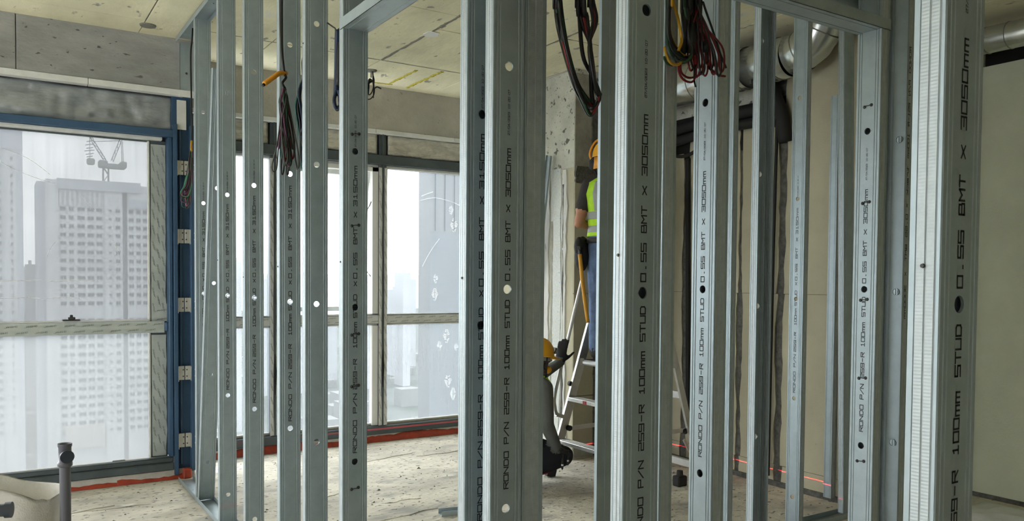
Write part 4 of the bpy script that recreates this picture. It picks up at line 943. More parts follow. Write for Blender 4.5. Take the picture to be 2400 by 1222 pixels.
def loft(rings, n=24):
    """rings: (centre, side vec, front vec)"""
    vs = []
    for c, a, b in rings:
        for k in range(n): t = 2*math.pi*k/n; vs.append(Vector(c)+Vector(a)*math.cos(t)+Vector(b)*math.sin(t))
    fs = [(j*n+k, j*n+(k+1) % n, (j+1)*n+(k+1) % n, (j+1)*n+k) for j in range(len(rings)-1) for k in range(n)]
    fs += [tuple(range(n-1, -1, -1)), tuple(range((len(rings)-1)*n, len(rings)*n))]
    return MB().add(vs, fs)
def dense(rings, k=4):
    out = []
    for (c, a, b), (c2, a2, b2) in zip(rings, rings[1:]):
        for j in range(k):
            t = j/k; t = t; out.append((Vector(c).lerp(Vector(c2), t), Vector(a).lerp(Vector(a2), t), Vector(b).lerp(Vector(b2), t)))
    out.append(rings[-1]); return out
def hand(wrist, d, palm_n, thumb, size=1.0, curl=.5, spread=.25):
    """palm + five fingers; d finger direction, palm_n palm normal (fingers curl that way), thumb side vector"""
    w = Vector(wrist); d = Vector(d).normalized(); t = Vector(thumb); t = (t-d*t.dot(d)).normalized(); nrm = Vector(palm_n); nrm = (nrm-d*nrm.dot(d)-t*nrm.dot(t)).normalized(); s = size; out = []
    rot = Matrix((t, nrm, d)).transposed()
    mb = MB(); mb.ell(w+d*.045*s, (.040*s, .016*s, .052*s), rot=rot); out.append(mb)
    for i, (o, L) in enumerate(((.028, .072), (.010, .080), (-.009, .074), (-.027, .058))):
        b = w+d*.085*s+t*o*s; dd = (d+t*spread*(.028-i*.019)*12*.3).normalized(); p = [b-d*.02*s, b]; cur = dd; 
        for f, ln in enumerate((.42, .33, .25)):
            cur = (cur+nrm*curl*(.45+.3*f)).normalized(); p.append(p[-1]+cur*L*ln*s)
        out.append(limb(p, [.0095*s, .0095*s, .009*s, .0085*s, .0075*s], .008, 8))
    b = w+d*.022*s+t*.030*s; td = (t*.75+d*.65+nrm*.25).normalized(); p = [b-td*.015*s, b+td*.022*s]; cur = td
    for ln in (.03, .024): cur = (cur+d*.25+nrm*curl*.5).normalized(); p.append(p[-1]+cur*ln*s)
    out.append(limb(p, [.012*s, .0115*s, .010*s, .0085*s], .008, 8))
    return out
def fuse(name, parts, parent, vox=.0085, rule=None):
    """parts: (MB, material key) merged into one continuous skin by voxel remesh; colours follow the nearest source part"""
    allv = MB(); pts = []; keys = []
    for mb, k in parts:
        allv.add(mb.v, mb.f)
        if k not in keys: keys.append(k)
        pts += [(v, keys.index(k)) for v in mb.v]
    tmp = link('tmp', allv.mesh('tmp', ['skin']))
    rm = tmp.modifiers.new('r', 'REMESH'); rm.mode = 'VOXEL'; rm.voxel_size = vox
    sm = tmp.modifiers.new('s', 'SMOOTH'); sm.factor = .5; sm.iterations = 3
    dg = bpy.context.evaluated_depsgraph_get(); me = bpy.data.meshes.new_from_object(tmp.evaluated_get(dg)); bpy.data.objects.remove(tmp)
    me.name = name; me.materials.clear()
    for k in keys: me.materials.append(M[k])
    kd = KDTree(len(pts))
    for i, (v, _) in enumerate(pts): kd.insert(v, i)
    kd.balance()
    idx = []
    for p in me.polygons:
        k = rule(p.center) if rule else None
        idx.append(keys.index(k) if k else pts[kd.find(p.center)[1]][1])
    me.polygons.foreach_set('material_index', idx); me.polygons.foreach_set('use_smooth', [True]*len(me.polygons)); me.update()
    return link(name, me, parent)
class Fr:
    def __init__(s, o, f, k=1.0): s.k = k; s.o = Vector(o); s.f = Vector((f[0], f[1], 0)).normalized(); s.r = Vector((s.f.y, -s.f.x, 0))
    def __call__(s, r, f, z): return s.o+(s.r*r+s.f*f+Vector((0, 0, z)))*s.k
    def v(s, r, f, z=0): return s.r*r+s.f*f+Vector((0, 0, z))
def face_bits(F, c, sc, par, skin):
    """nose, eyes and mouth on a head centred at c facing frame F"""
    f, r, u = F.f, F.r, Vector((0, 0, 1))
    mb = MB()
    for s in (-1, 1): mb.ell(c+f*.083*sc+r*s*.032*sc+u*.004, (.012*sc, .010*sc, .007*sc), 8, 6)
    build('eyes', mb, 'white', par, smooth=True)
    mb = MB()
    for s in (-1, 1): mb.ell(c+f*.091*sc+r*s*.032*sc+u*.004, (.005*sc, .004*sc, .005*sc), 8, 6)
    build('pupils', mb, 'hair', par, smooth=True)
    mb = MB(); mb.tube(crom([c+f*.082*sc+r*-.024*sc+u*-.057*sc, c+f*.092*sc+u*-.055*sc, c+f*.082*sc+r*.024*sc+u*-.057*sc], 4), .004, 6); build('mouth', mb, 'label_red', par, smooth=True)
def head_parts(F, c, sc, skin):
    f, r, u = F.f, F.r, Vector((0, 0, 1)); out = []
    mb = MB(); rot = Matrix((r, f, u)).transposed(); mb.ell(c, (.074*sc, .094*sc, .115*sc), 20, 16, rot=rot); out.append((mb, skin))
    out.append((limb([c+f*.085*sc+u*.01, c+f*.106*sc+u*-.022*sc], [.010*sc, .014*sc], .006, 8), skin))
    out.append((limb([c+f*.05*sc-u*.085*sc, c+f*.075*sc-u*.095*sc], [.03*sc, .022*sc], .01, 10), skin))
    for s in (-1, 1):
        mb = MB(); mb.ell(c+r*s*.077*sc-f*.008+u*-.008, (.009*sc, .020*sc, .030*sc), 10, 8, rot=rot); out.append((mb, skin))
    mb = MB(); mb.ell(c-f*.012*sc+u*.014*sc, (.077*sc, .094*sc, .108*sc), 20, 16, rot=rot)
    mb.v = [v for v in mb.v]; out.append((mb, 'hair'))
    return out
def helmet(F, c, par, sc=1.0, tilt=0., nape=True):
    f, r, u = F.f, F.r, Vector((0, 0, 1)); R_ = Matrix.Rotation(tilt, 3, r)
    rot = R_ @ Matrix((r, f, u)).transposed(); T = Matrix.Translation(c) @ rot.to_4x4()
    prof = [(.001, .118), (.03, .116), (.06, .106), (.085, .088), (.102, .06), (.110, .03), (.113, 0), (.118, -.006), (.114, -.008), (.106, 0)]
    mb = MB(); mb.lathe([(a*sc, b*sc) for a, b in prof], 0, 0, 28, mat4=T, sx=.93, sy=1.15)
    hs = build('hard_hat', mb, 'yellow', par, smooth=True, label='yellow hard hat')
    br = MB(); n = 16; vs = []
    for k in range(n+1):
        a = math.pi*(.12+.76*k/n)
        for rr, z in ((.108, .004), (.165 if True else 0, -.014), (.162, -.02), (.108, -.003)):
            e = math.sin(a)**2; q = .108+(rr-.108)*e
            vs.append(T @ Vector((math.cos(a)*q*.95*sc, math.sin(a)*q*1.15*sc, z*sc)))
    br.add(vs, [(k*4+j, k*4+(j+1) % 4, (k+1)*4+(j+1) % 4, (k+1)*4+j) for k in range(n) for j in range(4)]); build('brim', br, 'yellow', hs, smooth=True)
    rb = MB()
    for o in (-.03, 0, .03): rb.tube([T @ Vector((o*sc, math.sin(a)*.122*sc, math.cos(a)*.121*sc)) for a in [(-1.2+2.4*k/14) for k in range(15)]], .005, 6)
    build('ridge', rb, 'yellow', hs, smooth=True)
    sp_ = MB(); sp_.lathe([(.100*sc, -.002), (.104*sc, -.035*sc), (.100*sc, -.036*sc)], 0, 0, 24, mat4=T, sx=.93, sy=1.12); build('suspension_band', sp_, 'reflect', hs, smooth=True)
    st = MB()
    for s in (-1, 1):
        st.tube(crom([T @ Vector((s*.098*sc, .02*sc, -.01*sc)), T @ Vector((s*.09*sc, .03*sc, -.09*sc)), T @ Vector((s*.05*sc, .06*sc, -.165*sc)), T @ Vector((0, .07*sc, -.18*sc))], 5), .006, 6)
        st.tube(crom([T @ Vector((s*.098*sc, -.05*sc, -.01*sc)), T @ Vector((s*.09*sc, .0, -.08*sc)), T @ Vector((s*.085*sc, .03*sc, -.1*sc))], 5), .006, 6)
    build('chin_strap', st, 'rubber', hs, smooth=True)
    return hs, T
def vest(rings, par, F, arm_z, z_lo, z_hi, off=.013):
    """sleeveless hi-vis vest: shell around the torso rings with grey bands as children"""
    def grow(rs, o): return [(c, Vector(a)*(1+o/Vector(a).length), Vector(b)*(1+o/Vector(b).length)) for c, a, b in rs]
    rs = [q for q in dense(rings, 8) if z_lo <= q[0].z <= z_hi]
    n = 40; vs = []; fs = []
    for c, a, b in grow(rs, off):
        for k in range(n): t = 2*math.pi*k/n; vs.append(c+a*math.cos(t)+b*math.sin(t))
    for j in range(len(rs)-1):
        z = rs[j][0].z
        for k in range(n):
            t = 2*math.pi*(k+.5)/n
            if z > arm_z and abs(math.cos(t)) > .90: continue          # armholes
            fs.append((j*n+k, j*n+(k+1) % n, (j+1)*n+(k+1) % n, (j+1)*n+k))
    v = build('vest', MB().add(vs, fs), 'lime', par, smooth=True, label='lime high-visibility vest with grey bands'); solid(v, .006, 1)
    def band(zl, zh):
        q = [g for g in dense(rs, 3) if zl <= g[0].z <= zh]
        if len(q) < 2: return
        mb = MB(); vv = []
        for c, a, b in grow(q, off+.0055):
            for k in range(n): t = 2*math.pi*k/n; vv.append(c+a*math.cos(t)+b*math.sin(t))
        mb.add(vv, [(j*n+k, j*n+(k+1) % n, (j+1)*n+(k+1) % n, (j+1)*n+k) for j in range(len(q)-1) for k in range(n)]); o = build('reflective_band', mb, 'reflect', v, smooth=True); solid(o, .002, 1)
    def strip(t0, t1, zl, zh):
        q = [g for g in dense(rs, 3) if zl <= g[0].z <= zh]; mb = MB(); vv = []; m_ = 6
        for c, a, b in grow(q, off+.0055):
            for k in range(m_+1): t = t0+(t1-t0)*k/m_; vv.append(c+a*math.cos(t)+b*math.sin(t))
        mb.add(vv, [(j*(m_+1)+k, j*(m_+1)+k+1, (j+1)*(m_+1)+k+1, (j+1)*(m_+1)+k) for j in range(len(q)-1) for k in range(m_)]); o = build('reflective_band', mb, 'reflect', v, smooth=True); solid(o, .002, 1)
    return v, band, strip

# standing worker on the ladder, seen from behind
F = Fr((3.945, 4.76, .889), (.70, .71), .962)
pw = thing('person', 'worker in a lime vest and blue jeans standing on the ladder with back turned', 'person', (0, 0, 0))
prt = []; arms = []
for s in (-1, 1):
    q = lambda r, f, z: F(s*r, f, z)
    prt.append((limb([q(.085, 0, .88), q(.095, .015, .66), q(.10, .03, .48), q(.10, .0, .28), q(.10, -.015, .10)], [.098, .088, .070, .066, .062]), 'denim'))
    prt.append((limb([q(.10, -.03, .055), q(.105, .05, .05), q(.115, .14, .035)], [.047, .046, .035]), 'boot'))
    el_ = q(.25, -.04, 1.085) if s < 0 else q(.25, .02, 1.12); wr_ = q(.10, .17, 1.06) if s < 0 else q(.08, .22, 1.25)
    sh_ = q(.178, -.005, 1.375); md = sh_.lerp(el_, .62); arms.append((sh_, el_))
    prt.append((limb([q(.12, -.005, 1.385), sh_, md], [.065, .064, .056]), 'tee'))
    prt.append((limb([sh_.lerp(el_, .72), el_], [.044, .039]), 'skin')); prt.append((limb([el_, wr_], [.039, .026]), 'skin'))
    dd = (wr_-el_).normalized()
    for h_ in hand(wr_, dd, F.v(-s*.6, .2, -.3), F.v(-s*.3, .1, .9), .95, .55): prt.append((h_, 'skin'))
rg = [(F(0, 0, .80), F.v(.10, 0), F.v(0, .09)), (F(0, 0, .86), F.v(.165, 0), F.v(0, .112)), (F(0, -.005, .95), F.v(.168, 0), F.v(0, .118)), (F(0, 0, 1.06), F.v(.152, 0), F.v(0, .110)), (F(0, 0, 1.20), F.v(.172, 0), F.v(0, .122)), (F(0, -.005, 1.31), F.v(.190, 0), F.v(0, .118)), (F(0, -.01, 1.40), F.v(.165, 0), F.v(0, .092)), (F(0, -.005, 1.445), F.v(.085, 0), F.v(0, .068)), (F(0, 0, 1.47), F.v(.06, 0), F.v(0, .058))]
lo = dense(rg[:4], 6); hi = dense(rg[3:], 6)
prt.append((loft(lo), 'denim')); prt.append((loft(hi), 'tee'))
hc = F(-.045, .02, 1.575)
prt.append((limb([F(-.005, 0, 1.43), F(-.035, .01, 1.51)], [.057, .052]), 'skin')); hp = head_parts(F, hc, 1.0, 'skin'); prt += hp
def sleeve(p):
    for a_, b_ in arms:
        d_ = b_-a_; t_ = (p-a_).dot(d_)/d_.length_squared
        if .3 < t_ < 1.0 and (p-(a_+d_*t_)).length < .075: return 'tee' if t_ < .66 else 'skin'
fuse('body', prt, pw, rule=sleeve); face_bits(F, hc, 1.0, pw, 'skin')
v_, band, strip = vest(rg, pw, F, F.o.z+1.12, F.o.z+.93, F.o.z+1.40); bz = F.o.z-.03
band(bz+1.0, bz+1.05); band(bz+1.10, bz+1.16); strip(math.radians(232), math.radians(252), bz+1.16, bz+1.42); strip(math.radians(288), math.radians(308), bz+1.16, bz+1.42); strip(math.radians(52), math.radians(72), bz+1.16, bz+1.42); strip(math.radians(108), math.radians(128), bz+1.16, bz+1.42)
hs, T = helmet(F, hc+Vector((0, 0, .035)), pw)
em = MB()
for s in (-1, 1): em.ell(T @ Vector((s*.10, -.005, -.055)), (.03, .04, .048), 14, 10)
build('ear_muff', em, 'rubber', hs, smooth=True)
em = MB(); em.tube(crom([T @ Vector((-.10, .0, -.05)), T @ Vector((-.125, 0, .03)), T @ Vector((-.08, 0, .12)), T @ Vector((0, 0, .14)), T @ Vector((.08, 0, .12)), T @ Vector((.125, 0, .03)), T @ Vector((.10, 0, -.05))], 5), .008, 6); build('ear_muff_band', em, 'orange', hs, smooth=True)
em = MB(); vs = []
for k in range(13):
    a = math.pi*(1.2+.6*k/12)
    for rr, z in ((.108, -.01), (.118, -.10), (.112, -.10), (.100, -.01)): vs.append(T @ Vector((math.cos(a)*rr*.93, math.sin(a)*rr*1.1, z)))
em.add(vs, [(k*4+j, k*4+(j+1) % 4, (k+1)*4+(j+1) % 4, (k+1)*4+j) for k in range(12) for j in range(4)]); build('nape_guard', em, 'orange', hs, smooth=True)
mb = MB(); vv = []; n = 36
for z, o in ((.925, .012), (.93, .018), (.965, .018), (.97, .012)):
    for k in range(n): t_ = 2*math.pi*k/n; vv.append(F(0, -.004, z)+F.v(.166+o, 0)*math.cos(t_)+F.v(0, .117+o)*math.sin(t_))
mb.add(vv, [(j*n+k, j*n+(k+1) % n, (j+1)*n+(k+1) % n, (j+1)*n+k) for j in range(3) for k in range(n)]); bl = build('belt', mb, 'boot', pw, smooth=True)
pc = F(-.225, -.03, .84); rot = Matrix((F.r, F.f, Vector((0, 0, 1)))).transposed()
mb = MB(); mb.ell(pc+Vector((0, 0, -.01)), (.055, .085, .125), 16, 12, rot=rot); mb.ell(pc+F.v(.0, .05, .05), (.045, .05, .09), 12, 8, rot=rot); mb.ell(pc+F.v(-.015, -.04, .055), (.04, .045, .075), 12, 8, rot=rot); mb.box(pc.x-.02, pc.x+.02, pc.y-.02, pc.y+.02, pc.z+.02, pc.z+.12, bev=.01); tag(build('tool_pouch', mb, 'black', smooth=True), 'black tool pouch on the hip of the standing worker', 'pouch')
h0 = at(1359, 596, Y=pc.y-.06); h1 = at(1378, 757, Y=pc.y-.10)
mb = MB(); mb.tube(crom([h0, h0.lerp(h1, .5)+Vector((-.006, 0, 0)), h1], 6), [.0135]*6+[.0125]*7, 12, flat=1.2); t = thing('hammer', 'yellow-handled hammer hanging from the black tool pouch', 'hammer'); build('handle', mb, 'wood', t, smooth=True)
hd = (h0-h1).normalized(); ht = h0+hd*.045
mb = MB(); mb.tube([h0-hd*.01, ht+hd*.015], .012, 10); mb.beam(ht-F.f*.06, ht+F.f*.05, .026, .026); build('head', mb, 'bolt', t)

# crouching worker holding the ladder rail
G = Fr((3.255, 4.81, 0), (1.0, -.03))
ps = thing('person', 'crouching worker in grey sleeves and yellow hard hat holding the ladder', 'person', (0, 0, 0))
prt = []
for s in (-1, 1):
    q = lambda r, f, z: G(s*r, f, z)
    prt.append((limb([q(.085, -.14, .30), q(.11, .04, .265), q(.12, .215, .225)], [.105, .092, .070]), 'navy'))
    prt.append((limb([q(.12, .215, .215), q(.115, .03, .17), q(.10, -.2, .13)], [.068, .068, .052]), 'navy'))
    prt.append((limb([q(.10, -.22, .12), q(.10, -.19, .06), q(.10, -.13, .032)], [.045, .042, .032]), 'boot'))
q = lambda r, f, z: G(r, f, z)
rgs = [(G(0, -.15, .20), G.v(.10, 0), G.v(0, .09)), (G(0, -.14, .28), G.v(.165, 0), G.v(0, .12)), (G(0, -.11, .40), G.v(.160, 0), G.v(0, .118)), (G(0, -.06, .54), G.v(.165, 0), G.v(0, .122)), (G(0, -.015, .67), G.v(.185, 0), G.v(0, .118)), (G(0, .005, .755), G.v(.165, 0), G.v(0, .092)), (G(0, .015, .80), G.v(.085, 0), G.v(0, .068)), (G(0, .02, .83), G.v(.06, 0), G.v(0, .055))]
prt.append((loft(dense(rgs[:3], 6)), 'navy')); prt.append((loft(dense(rgs[2:], 6)), 'greysleeve'))
# right arm (near) hangs to the knee, left arm reaches up to the rail
prt.append((limb([q(.11, .0, .745), q(.178, .0, .735), q(.225, -.01, .49)], [.068, .066, .055]), 'greysleeve')); prt.append((limb([q(.225, -.01, .49), q(.185, .10, .315)], [.053, .041]), 'greysleeve'))
for h_ in hand(q(.182, .105, .305), G.v(-.15, .9, -.35), G.v(-.1, -.3, -1), G.v(-1, .1, .1), .95, .5): prt.append((h_, 'glove'))
RH = Vector((3.655, 4.957, .95)); wl_ = RH+Vector((-.055, -.035, -.075)); el2 = G(-.26, .13, .70)
prt.append((limb([q(-.11, .0, .745), q(-.178, .01, .735), el2], [.068, .064, .052]), 'greysleeve')); prt.append((limb([el2, wl_], [.050, .036]), 'greysleeve'))
for h_ in hand(wl_, Vector((.25, .12, 1)), Vector((.75, .55, 0)), Vector((.55, -.75, .1)), 1.15, .22, .6): prt.append((h_, 'glove'))
hc = G(0, .055, .925); prt.append((limb([G(0, .015, .80), G(0, .035, .87)], [.057, .054]), 'skindark')); prt += head_parts(G, hc, 1.0, 'skindark')
fuse('body', prt, ps); face_bits(G, hc, 1.0, ps, 'skindark')
v_, band, strip = vest(rgs, ps, G, .52, .36, .80, .024)
band(.40, .45); strip(math.radians(225), math.radians(250), .45, .78); strip(math.radians(290), math.radians(315), .45, .78); strip(math.radians(45), math.radians(70), .45, .78); strip(math.radians(110), math.radians(135), .45, .78)
hs, T = helmet(G, hc+Vector((0, 0, .03)), ps, 1.02, -.12)
mb = MB(); mb.lathe([(0, .002), (.020, .002), (.021, 0)], 0, 0, 16, mat4=T @ Matrix.Translation((.085, -.045, .072)) @ Vector((.8, -.35, .55)).to_track_quat('Z', 'Y').to_matrix().to_4x4()); build('sticker', mb, 'white', hs)
mb = MB(); mb.lathe([(0, .0035), (.012, .0035), (.013, 0)], 0, 0, 16, mat4=T @ Matrix.Translation((.085, -.045, .072)) @ Vector((.8, -.35, .55)).to_track_quat('Z', 'Y').to_matrix().to_4x4()); build('sticker', mb, 'green', hs)
mb = MB(); gv = []
for k in range(13):
    a = math.pi*(.2+.6*k/12)
    for rr, z in ((.128, .02), (.138, .06), (.130, .065), (.122, .02)): gv.append(T @ Vector((math.cos(a)*rr*.93, math.sin(a)*rr*1.15, z)))
mb.add(gv, [(k*4+j, k*4+(j+1) % 4, (k+1)*4+(j+1) % 4, (k+1)*4+j) for k in range(12) for j in range(4)]); build('goggles', mb, 'reflect', hs, smooth=True)
mb = MB(); mb.ell(hc+G.f*.085-Vector((0, 0, .085)), (.035, .04, .03), 14, 10); build('chin_cup', mb, 'yellow', hs, smooth=True)
for i, (px, py) in enumerate(((1318, 1082), (1331, 1072))):
    tp = at(px, py, Y=4.62); t = thing('drill_bit', ('nearer' if i == 0 else 'farther')+' black and white banded drill bit hanging at the crouching worker\'s knee', 'drill bit', tp)
    mb = MB(); mb.tube([(0, 0, .05), (0, 0, -.02)], .009, 8); build('shank', mb, 'rubber', t)
    mb = MB(); mb.tube([(0, 0, -.02), (0, 0, -.032)], .0085, 8); build('band', mb, 'white', t)
    mb = MB(); mb.tube([(0, 0, -.032), (0, 0, -.052), (0, 0, -.062)], [.009, .008, .002], 8); build('tip', mb, 'rubber', t)

# ------------------------------------------------------------------ laser level behind the ladder (real line of light)
lpz = .09
t = thing('laser_level', 'small black laser level on the floor behind the ladder, throwing a red line', 'laser level', (4.20, 4.25, 0))
mb = MB(); mb.box(-.045, .045, -.035, .035, .0, .075, bev=.008); mb.lathe([(.0, .112), (.022, .112), (.024, .075)], 0, 0, 14); build('housing', mb, 'rubber', t)
ld = bpy.data.lights.new('laser', 'POINT'); ld.energy = 1.0; ld.shadow_soft_size = 0.0; ld.color = (1, .02, .04); ld.use_nodes = True
n = ld.node_tree.nodes; L = ld.node_tree.links; em_ = n['Emission']
tc = n.new('ShaderNodeNewGeometry'); sx_ = n.new('ShaderNodeSeparateXYZ'); L.new(tc.outputs['Incoming'], sx_.inputs[0])
ab = n.new('ShaderNodeMath'); ab.operation = 'ABSOLUTE'; L.new(sx_.outputs[2], ab.inputs[0])
cm_ = n.new('ShaderNodeMath'); cm_.operation = 'LESS_THAN'; cm_.inputs[1].default_value = .0026; L.new(ab.outputs[0], cm_.inputs[0])
ml = n.new('ShaderNodeMath'); ml.operation = 'MULTIPLY'; ml.inputs[1].default_value = 260.0; L.new(cm_.outputs[0], ml.inputs[0]); L.new(ml.outputs[0], em_.inputs['Strength'])
lo_ = bpy.data.objects.new('laser', ld); C.objects.link(lo_); lo_.parent = t; lo_.location = (0, 0, lpz+.03)

# ------------------------------------------------------------------ rubble crumbs on the floor (too many and small to count)
mb = MB()
for i in range(900):
    x = random.uniform(-.5, 4.7); y = random.uniform(2.6, 6.75)
    if (y > 6.2 and x < 1.25) or (x > 3.95 and y > 5.25) or (x < .45 and y > 4.6 and y < 5.6): continue
    s = random.choice((.003, .004, .005, .007, .010)) if i % 40 else .016
    vs = [(x+jit(s), y+jit(s), .0), (x+s+jit(s*.4), y+jit(s), 0), (x+jit(s*.5), y+s, 0), (x-s, y+jit(s*.5), 0), (x+jit(s*.4), y+jit(s*.4), s*random.uniform(.6, 1.2))]
    mb.add(vs, [(0, 1, 4), (1, 2, 4), (2, 3, 4), (3, 0, 4)])
o = build('floor_rubble', mb, 'pebble', kind='stuff'); o['label'] = 'loose crumbs of rubble scattered over the concrete floor'; o['category'] = 'rubble'

# ------------------------------------------------------------------ the city outside
K = 340/150
def far(px, py, D=340): return at(px, py, Y=D)
tw = thing('apartment_tower', 'tall pale apartment tower with a crane on its roof', 'building', (0, 0, 0))
D = 340; ztop = far(200, 428).z; zb = -130
def slab(x0p, x1p, dy0, dy1, ztp, m, nm, zb_=zb, par=tw):
    a = far(x0p, 600).x; b = far(x1p, 600).x; zt_ = far((x0p+x1p)/2, ztp).z
    mb = MB(); mb.box(a, b, D+dy0, D+dy1, zb_, zt_); return build(nm, mb, m, par)
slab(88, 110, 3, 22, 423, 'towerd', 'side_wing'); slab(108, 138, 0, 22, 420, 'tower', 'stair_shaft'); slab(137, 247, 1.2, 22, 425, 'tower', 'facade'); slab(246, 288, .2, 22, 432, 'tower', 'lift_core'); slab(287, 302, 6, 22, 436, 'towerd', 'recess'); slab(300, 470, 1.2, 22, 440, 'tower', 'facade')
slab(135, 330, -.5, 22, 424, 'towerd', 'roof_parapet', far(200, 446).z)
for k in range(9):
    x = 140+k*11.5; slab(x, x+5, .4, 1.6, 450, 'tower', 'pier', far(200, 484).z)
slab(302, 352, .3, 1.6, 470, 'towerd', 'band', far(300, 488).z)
wm = {}
def wmesh(w, h):
    k = (round(w, 2), round(h, 2))
    if k not in wm:
        mb = MB(); fr = .12
        mb.box(-w/2, w/2, -.10, .0, -h/2, h/2)
        # recessed-looking mullion bars stand proud of the glass
        for i in range(1, max(2, int(w/1.1))): x = -w/2+w*i/max(2, int(w/1.1)); mb.box(x-.05, x+.05, -.16, -.1, -h/2, h/2, 1)
        mb.box(-w/2-.1, w/2+.1, -.2, 0, -h/2-.2, -h/2-.08, 1)
        wm[k] = mb.mesh('window', ['towerw', 'tower'])
    return wm[k]
cols_ = [(149, 15, 1.2), (168.5, 12, 1.2), (191.5, 20, 1.2), (213.6, 17, 1.2), (234, 16, 1.2), (259, 7, .2), (277, 12, .2), (309, 13, 1.2), (326, 12, 1.2), (341, 11, 1.2)]
pxm = (far(200, 600).x-far(150, 600).x)/50
for (cx_, w_, dy) in cols_:
    for r_ in range(27):
        yy_ = 491+r_*20.05+(cx_-200)*.0
        if 12 <= r_ <= 12: continue
        p = far(cx_, 600); z = far(200, yy_).z
        link('window', wmesh(w_*.86*pxm, (5.5 if w_ == 7 else 9.5)*pxm), tw, (p.x, D+dy, z))
mb = MB(); a = far(150, 600).x; b = far(243, 600).x; mb.box(a, b, D-.6, D+1.2, far(200, 1050).z, far(200, 1000).z); build('hoarding', mb, 'towertan', tw)
for k in range(12): x = a+(b-a)*(k+.5)/12; mb = MB(); mb.box(x-.25, x+.25, D-.8, D-.6, far(200, 1048).z, far(200, 1002).z); build('hoarding_rib', mb, 'tower', tw)
tl = thing('apartment_tower', 'pale tower cut by the left edge of the picture', 'building', (0, 0, 0))
D2 = 250
a = at(-60, 600, Y=D2).x; b = at(55, 600, Y=D2).x; mb = MB(); mb.box(a, b, D2, D2+18, -130, 75); build('facade', mb, 'tower', tl)
b2 = at(4, 600, Y=D2).x; mb = MB(); mb.box(a, b2, D2-1, D2, -130, 75); build('facade', mb, 'tower', tl)
mb = MB(); mb.box(at(42, 600, Y=D2).x, b+.02, D2-.2, D2+3, -130, 75); build('corner_pier', mb, 'towerd', tl)
mb = MB(); mb.box(a, b+.05, D2-.4, D2+1, at(30, 350, Y=D2).z, at(30, 300, Y=D2).z); build('upper_band', mb, 'towerd', tl)
for k in range(33):
    z = at(30, 372+k*20, Y=D2).z; link('window', wmesh(4*pxm*D2/340, 8*pxm*D2/340), tl, (at(29, 600, Y=D2).x, D2, z)); link('window', wmesh(6*pxm*D2/340, 9*pxm*D2/340), tl, (at(0, 600, Y=D2).x, D2-1, z))
# crane
cr = thing('tower_crane', 'grey luffing tower crane on top of the pale apartment tower', 'crane')
def cbar(p, q, w, par, nm, DD=346):
    a_, b_ = at(*p, Y=DD), at(*q, Y=DD); mb = MB(); s = pxm*w
    d_ = (b_-a_).normalized(); sd = d_.cross(Vector((0, 1, 0))).normalized(); L_ = (b_-a_).length; k = max(2, int(L_/(s*1.4)))
    for u in (-.5, .5):
        for v in (-.5, .5): mb.beam(a_+sd*s*u+Vector((0, s*v, 0)), b_+sd*s*u+Vector((0, s*v, 0)), s*.22, s*.22)
    for i in range(k):
        p0 = a_.lerp(b_, i/k); p1 = a_.lerp(b_, (i+1)/k); sg = 1 if i % 2 else -1
        for v in (-.5, .5): mb.beam(p0+sd*s*.5*sg+Vector((0, s*v, 0)), p1-sd*s*.5*sg+Vector((0, s*v, 0)), s*.14, s*.14)
        for u in (-.5, .5): mb.beam(p0+sd*s*u+Vector((0, s*.5*sg, 0)), p1+sd*s*u-Vector((0, s*.5*sg, 0)), s*.14, s*.14)
    return build(nm, mb, 'crane', par)
cbar((248, 445), (248, 392), 13, cr, 'mast'); cbar((263, 378), (283, 328), 6, cr, 'a_frame'); cbar((246, 376), (218, 332), 6, cr, 'jib'); cbar((218, 332), (206, 300), 5, cr, 'jib')
mb = MB(); p0, p1 = at(231, 392, Y=345), at(252, 377, Y=345); mb.box(p0.x, p1.x, 343.5, 348, p0.z, p1.z, bev=.4); p0, p1 = at(250, 394, Y=345), at(294, 387, Y=345); mb.box(p0.x, p1.x, 343.5, 348, p0.z, p1.z, bev=.2); build('machinery_deck', mb, 'crane', cr)
mb = MB(); p0, p1 = at(281, 395, Y=345), at(296, 381, Y=345); mb.box(p0.x, p1.x, 343, 348.5, p0.z, p1.z, bev=.3); build('counterweight', mb, 'crane', cr)
mb = MB(); 
for q_ in (284, 287): mb.tube([at(q_, 332, Y=345), at(q_+2, 384, Y=345)], .14, 5)
mb.tube([at(282, 330, Y=345), at(218, 332, Y=345)], .12, 5); build('tie_rope', mb, 'crane', cr)
mb = MB(); mb.tube([at(210, 310, Y=345), at(211, 372, Y=345)], .12, 5)
for k, w in ((330, 8), (338, 11), (346, 9), (352, 13), (360, 10), (366, 8)): mb.tube([at(211-w, k+2, Y=345), at(211+w*.8, k, Y=345)], .18, 5)
p0, p1 = at(203, 386, Y=345), at(222, 372, Y=345); mb.box(p0.x, p1.x, 344, 346, p0.z, p1.z, bev=.5); build('hook_block', mb, 'crane', cr)
# grey tower to the right
gt = thing('glass_tower', 'grey glass office tower seen through the window right of the doorway', 'building')
DG = 300; a = at(981, 600, Y=DG+10).x; mb = MB(); mb.box(a, a+60, DG, DG+10, -130, at(1000, 330, Y=DG).z); build('facade', mb, 'gtower', gt)
for k in range(12): x = a+3+k*4.5; mb = MB(); mb.box(x-.35, x+.35, DG-.6, DG, at(1000, 540, Y=DG).z, at(1000, 331, Y=DG).z); build('fin', mb, 'gtowerd', gt)
mb = MB(); mb.box(a-.1, a+60, DG-.9, DG, -130, at(1000, 545, Y=DG).z); build('lower_facade', mb, 'gtowerd', gt)
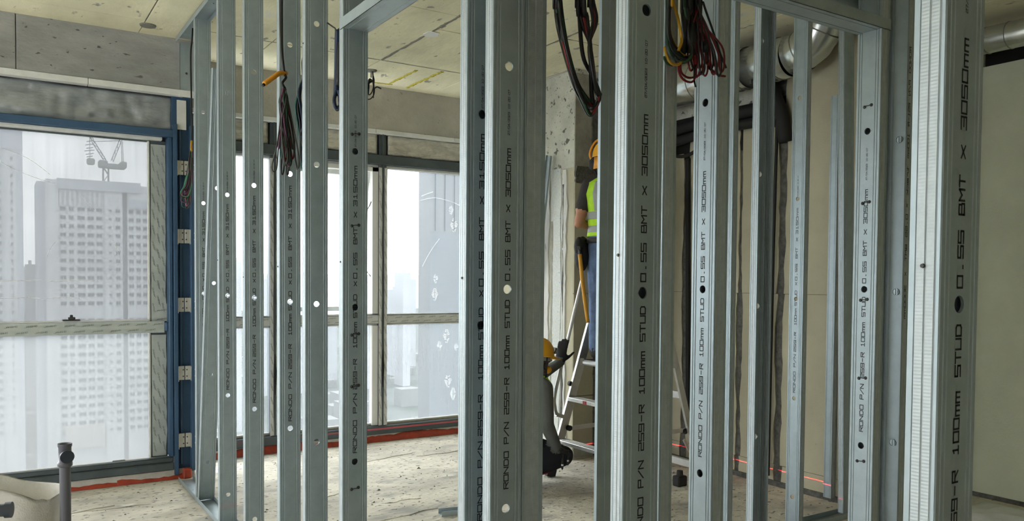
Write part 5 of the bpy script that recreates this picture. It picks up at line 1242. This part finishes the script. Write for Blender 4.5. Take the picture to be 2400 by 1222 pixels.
# hazy skyline
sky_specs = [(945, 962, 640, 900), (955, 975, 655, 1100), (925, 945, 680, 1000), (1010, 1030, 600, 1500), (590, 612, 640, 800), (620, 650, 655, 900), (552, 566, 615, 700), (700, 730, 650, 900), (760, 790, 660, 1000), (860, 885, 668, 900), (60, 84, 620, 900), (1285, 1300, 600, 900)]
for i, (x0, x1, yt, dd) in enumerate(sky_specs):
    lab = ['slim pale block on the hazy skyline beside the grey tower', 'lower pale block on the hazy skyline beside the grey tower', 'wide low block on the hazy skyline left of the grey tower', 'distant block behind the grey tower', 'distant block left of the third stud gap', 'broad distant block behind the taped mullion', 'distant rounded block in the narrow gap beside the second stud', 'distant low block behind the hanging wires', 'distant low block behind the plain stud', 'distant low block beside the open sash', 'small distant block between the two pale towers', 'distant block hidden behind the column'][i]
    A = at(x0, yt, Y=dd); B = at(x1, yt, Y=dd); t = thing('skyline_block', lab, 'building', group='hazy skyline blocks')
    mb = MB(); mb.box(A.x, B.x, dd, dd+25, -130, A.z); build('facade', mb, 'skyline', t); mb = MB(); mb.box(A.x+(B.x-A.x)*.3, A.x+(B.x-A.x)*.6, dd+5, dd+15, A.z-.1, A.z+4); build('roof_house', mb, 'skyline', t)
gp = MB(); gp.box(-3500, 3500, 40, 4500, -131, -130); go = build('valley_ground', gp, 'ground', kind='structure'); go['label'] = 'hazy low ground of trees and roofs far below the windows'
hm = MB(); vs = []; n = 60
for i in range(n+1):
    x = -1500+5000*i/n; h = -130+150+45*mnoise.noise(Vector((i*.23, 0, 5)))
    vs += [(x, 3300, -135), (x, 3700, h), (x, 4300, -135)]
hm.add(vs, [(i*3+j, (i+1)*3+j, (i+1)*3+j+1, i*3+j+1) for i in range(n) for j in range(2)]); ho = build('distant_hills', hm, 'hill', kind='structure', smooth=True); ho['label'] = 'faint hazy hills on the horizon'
for k in range(60):
    D3 = random.uniform(450, 1400); x = random.choice((random.uniform(-60, 130), random.uniform(560, 980))); P = at(x, 800, Y=D3); w = random.uniform(8, 25); h = random.uniform(6, 22)
    mb = MB(); mb.box(P.x-w*.6, P.x+w*.6, D3, D3+w, -130, -130+h); o = build('roof_block', mb, 'rooftop', go)
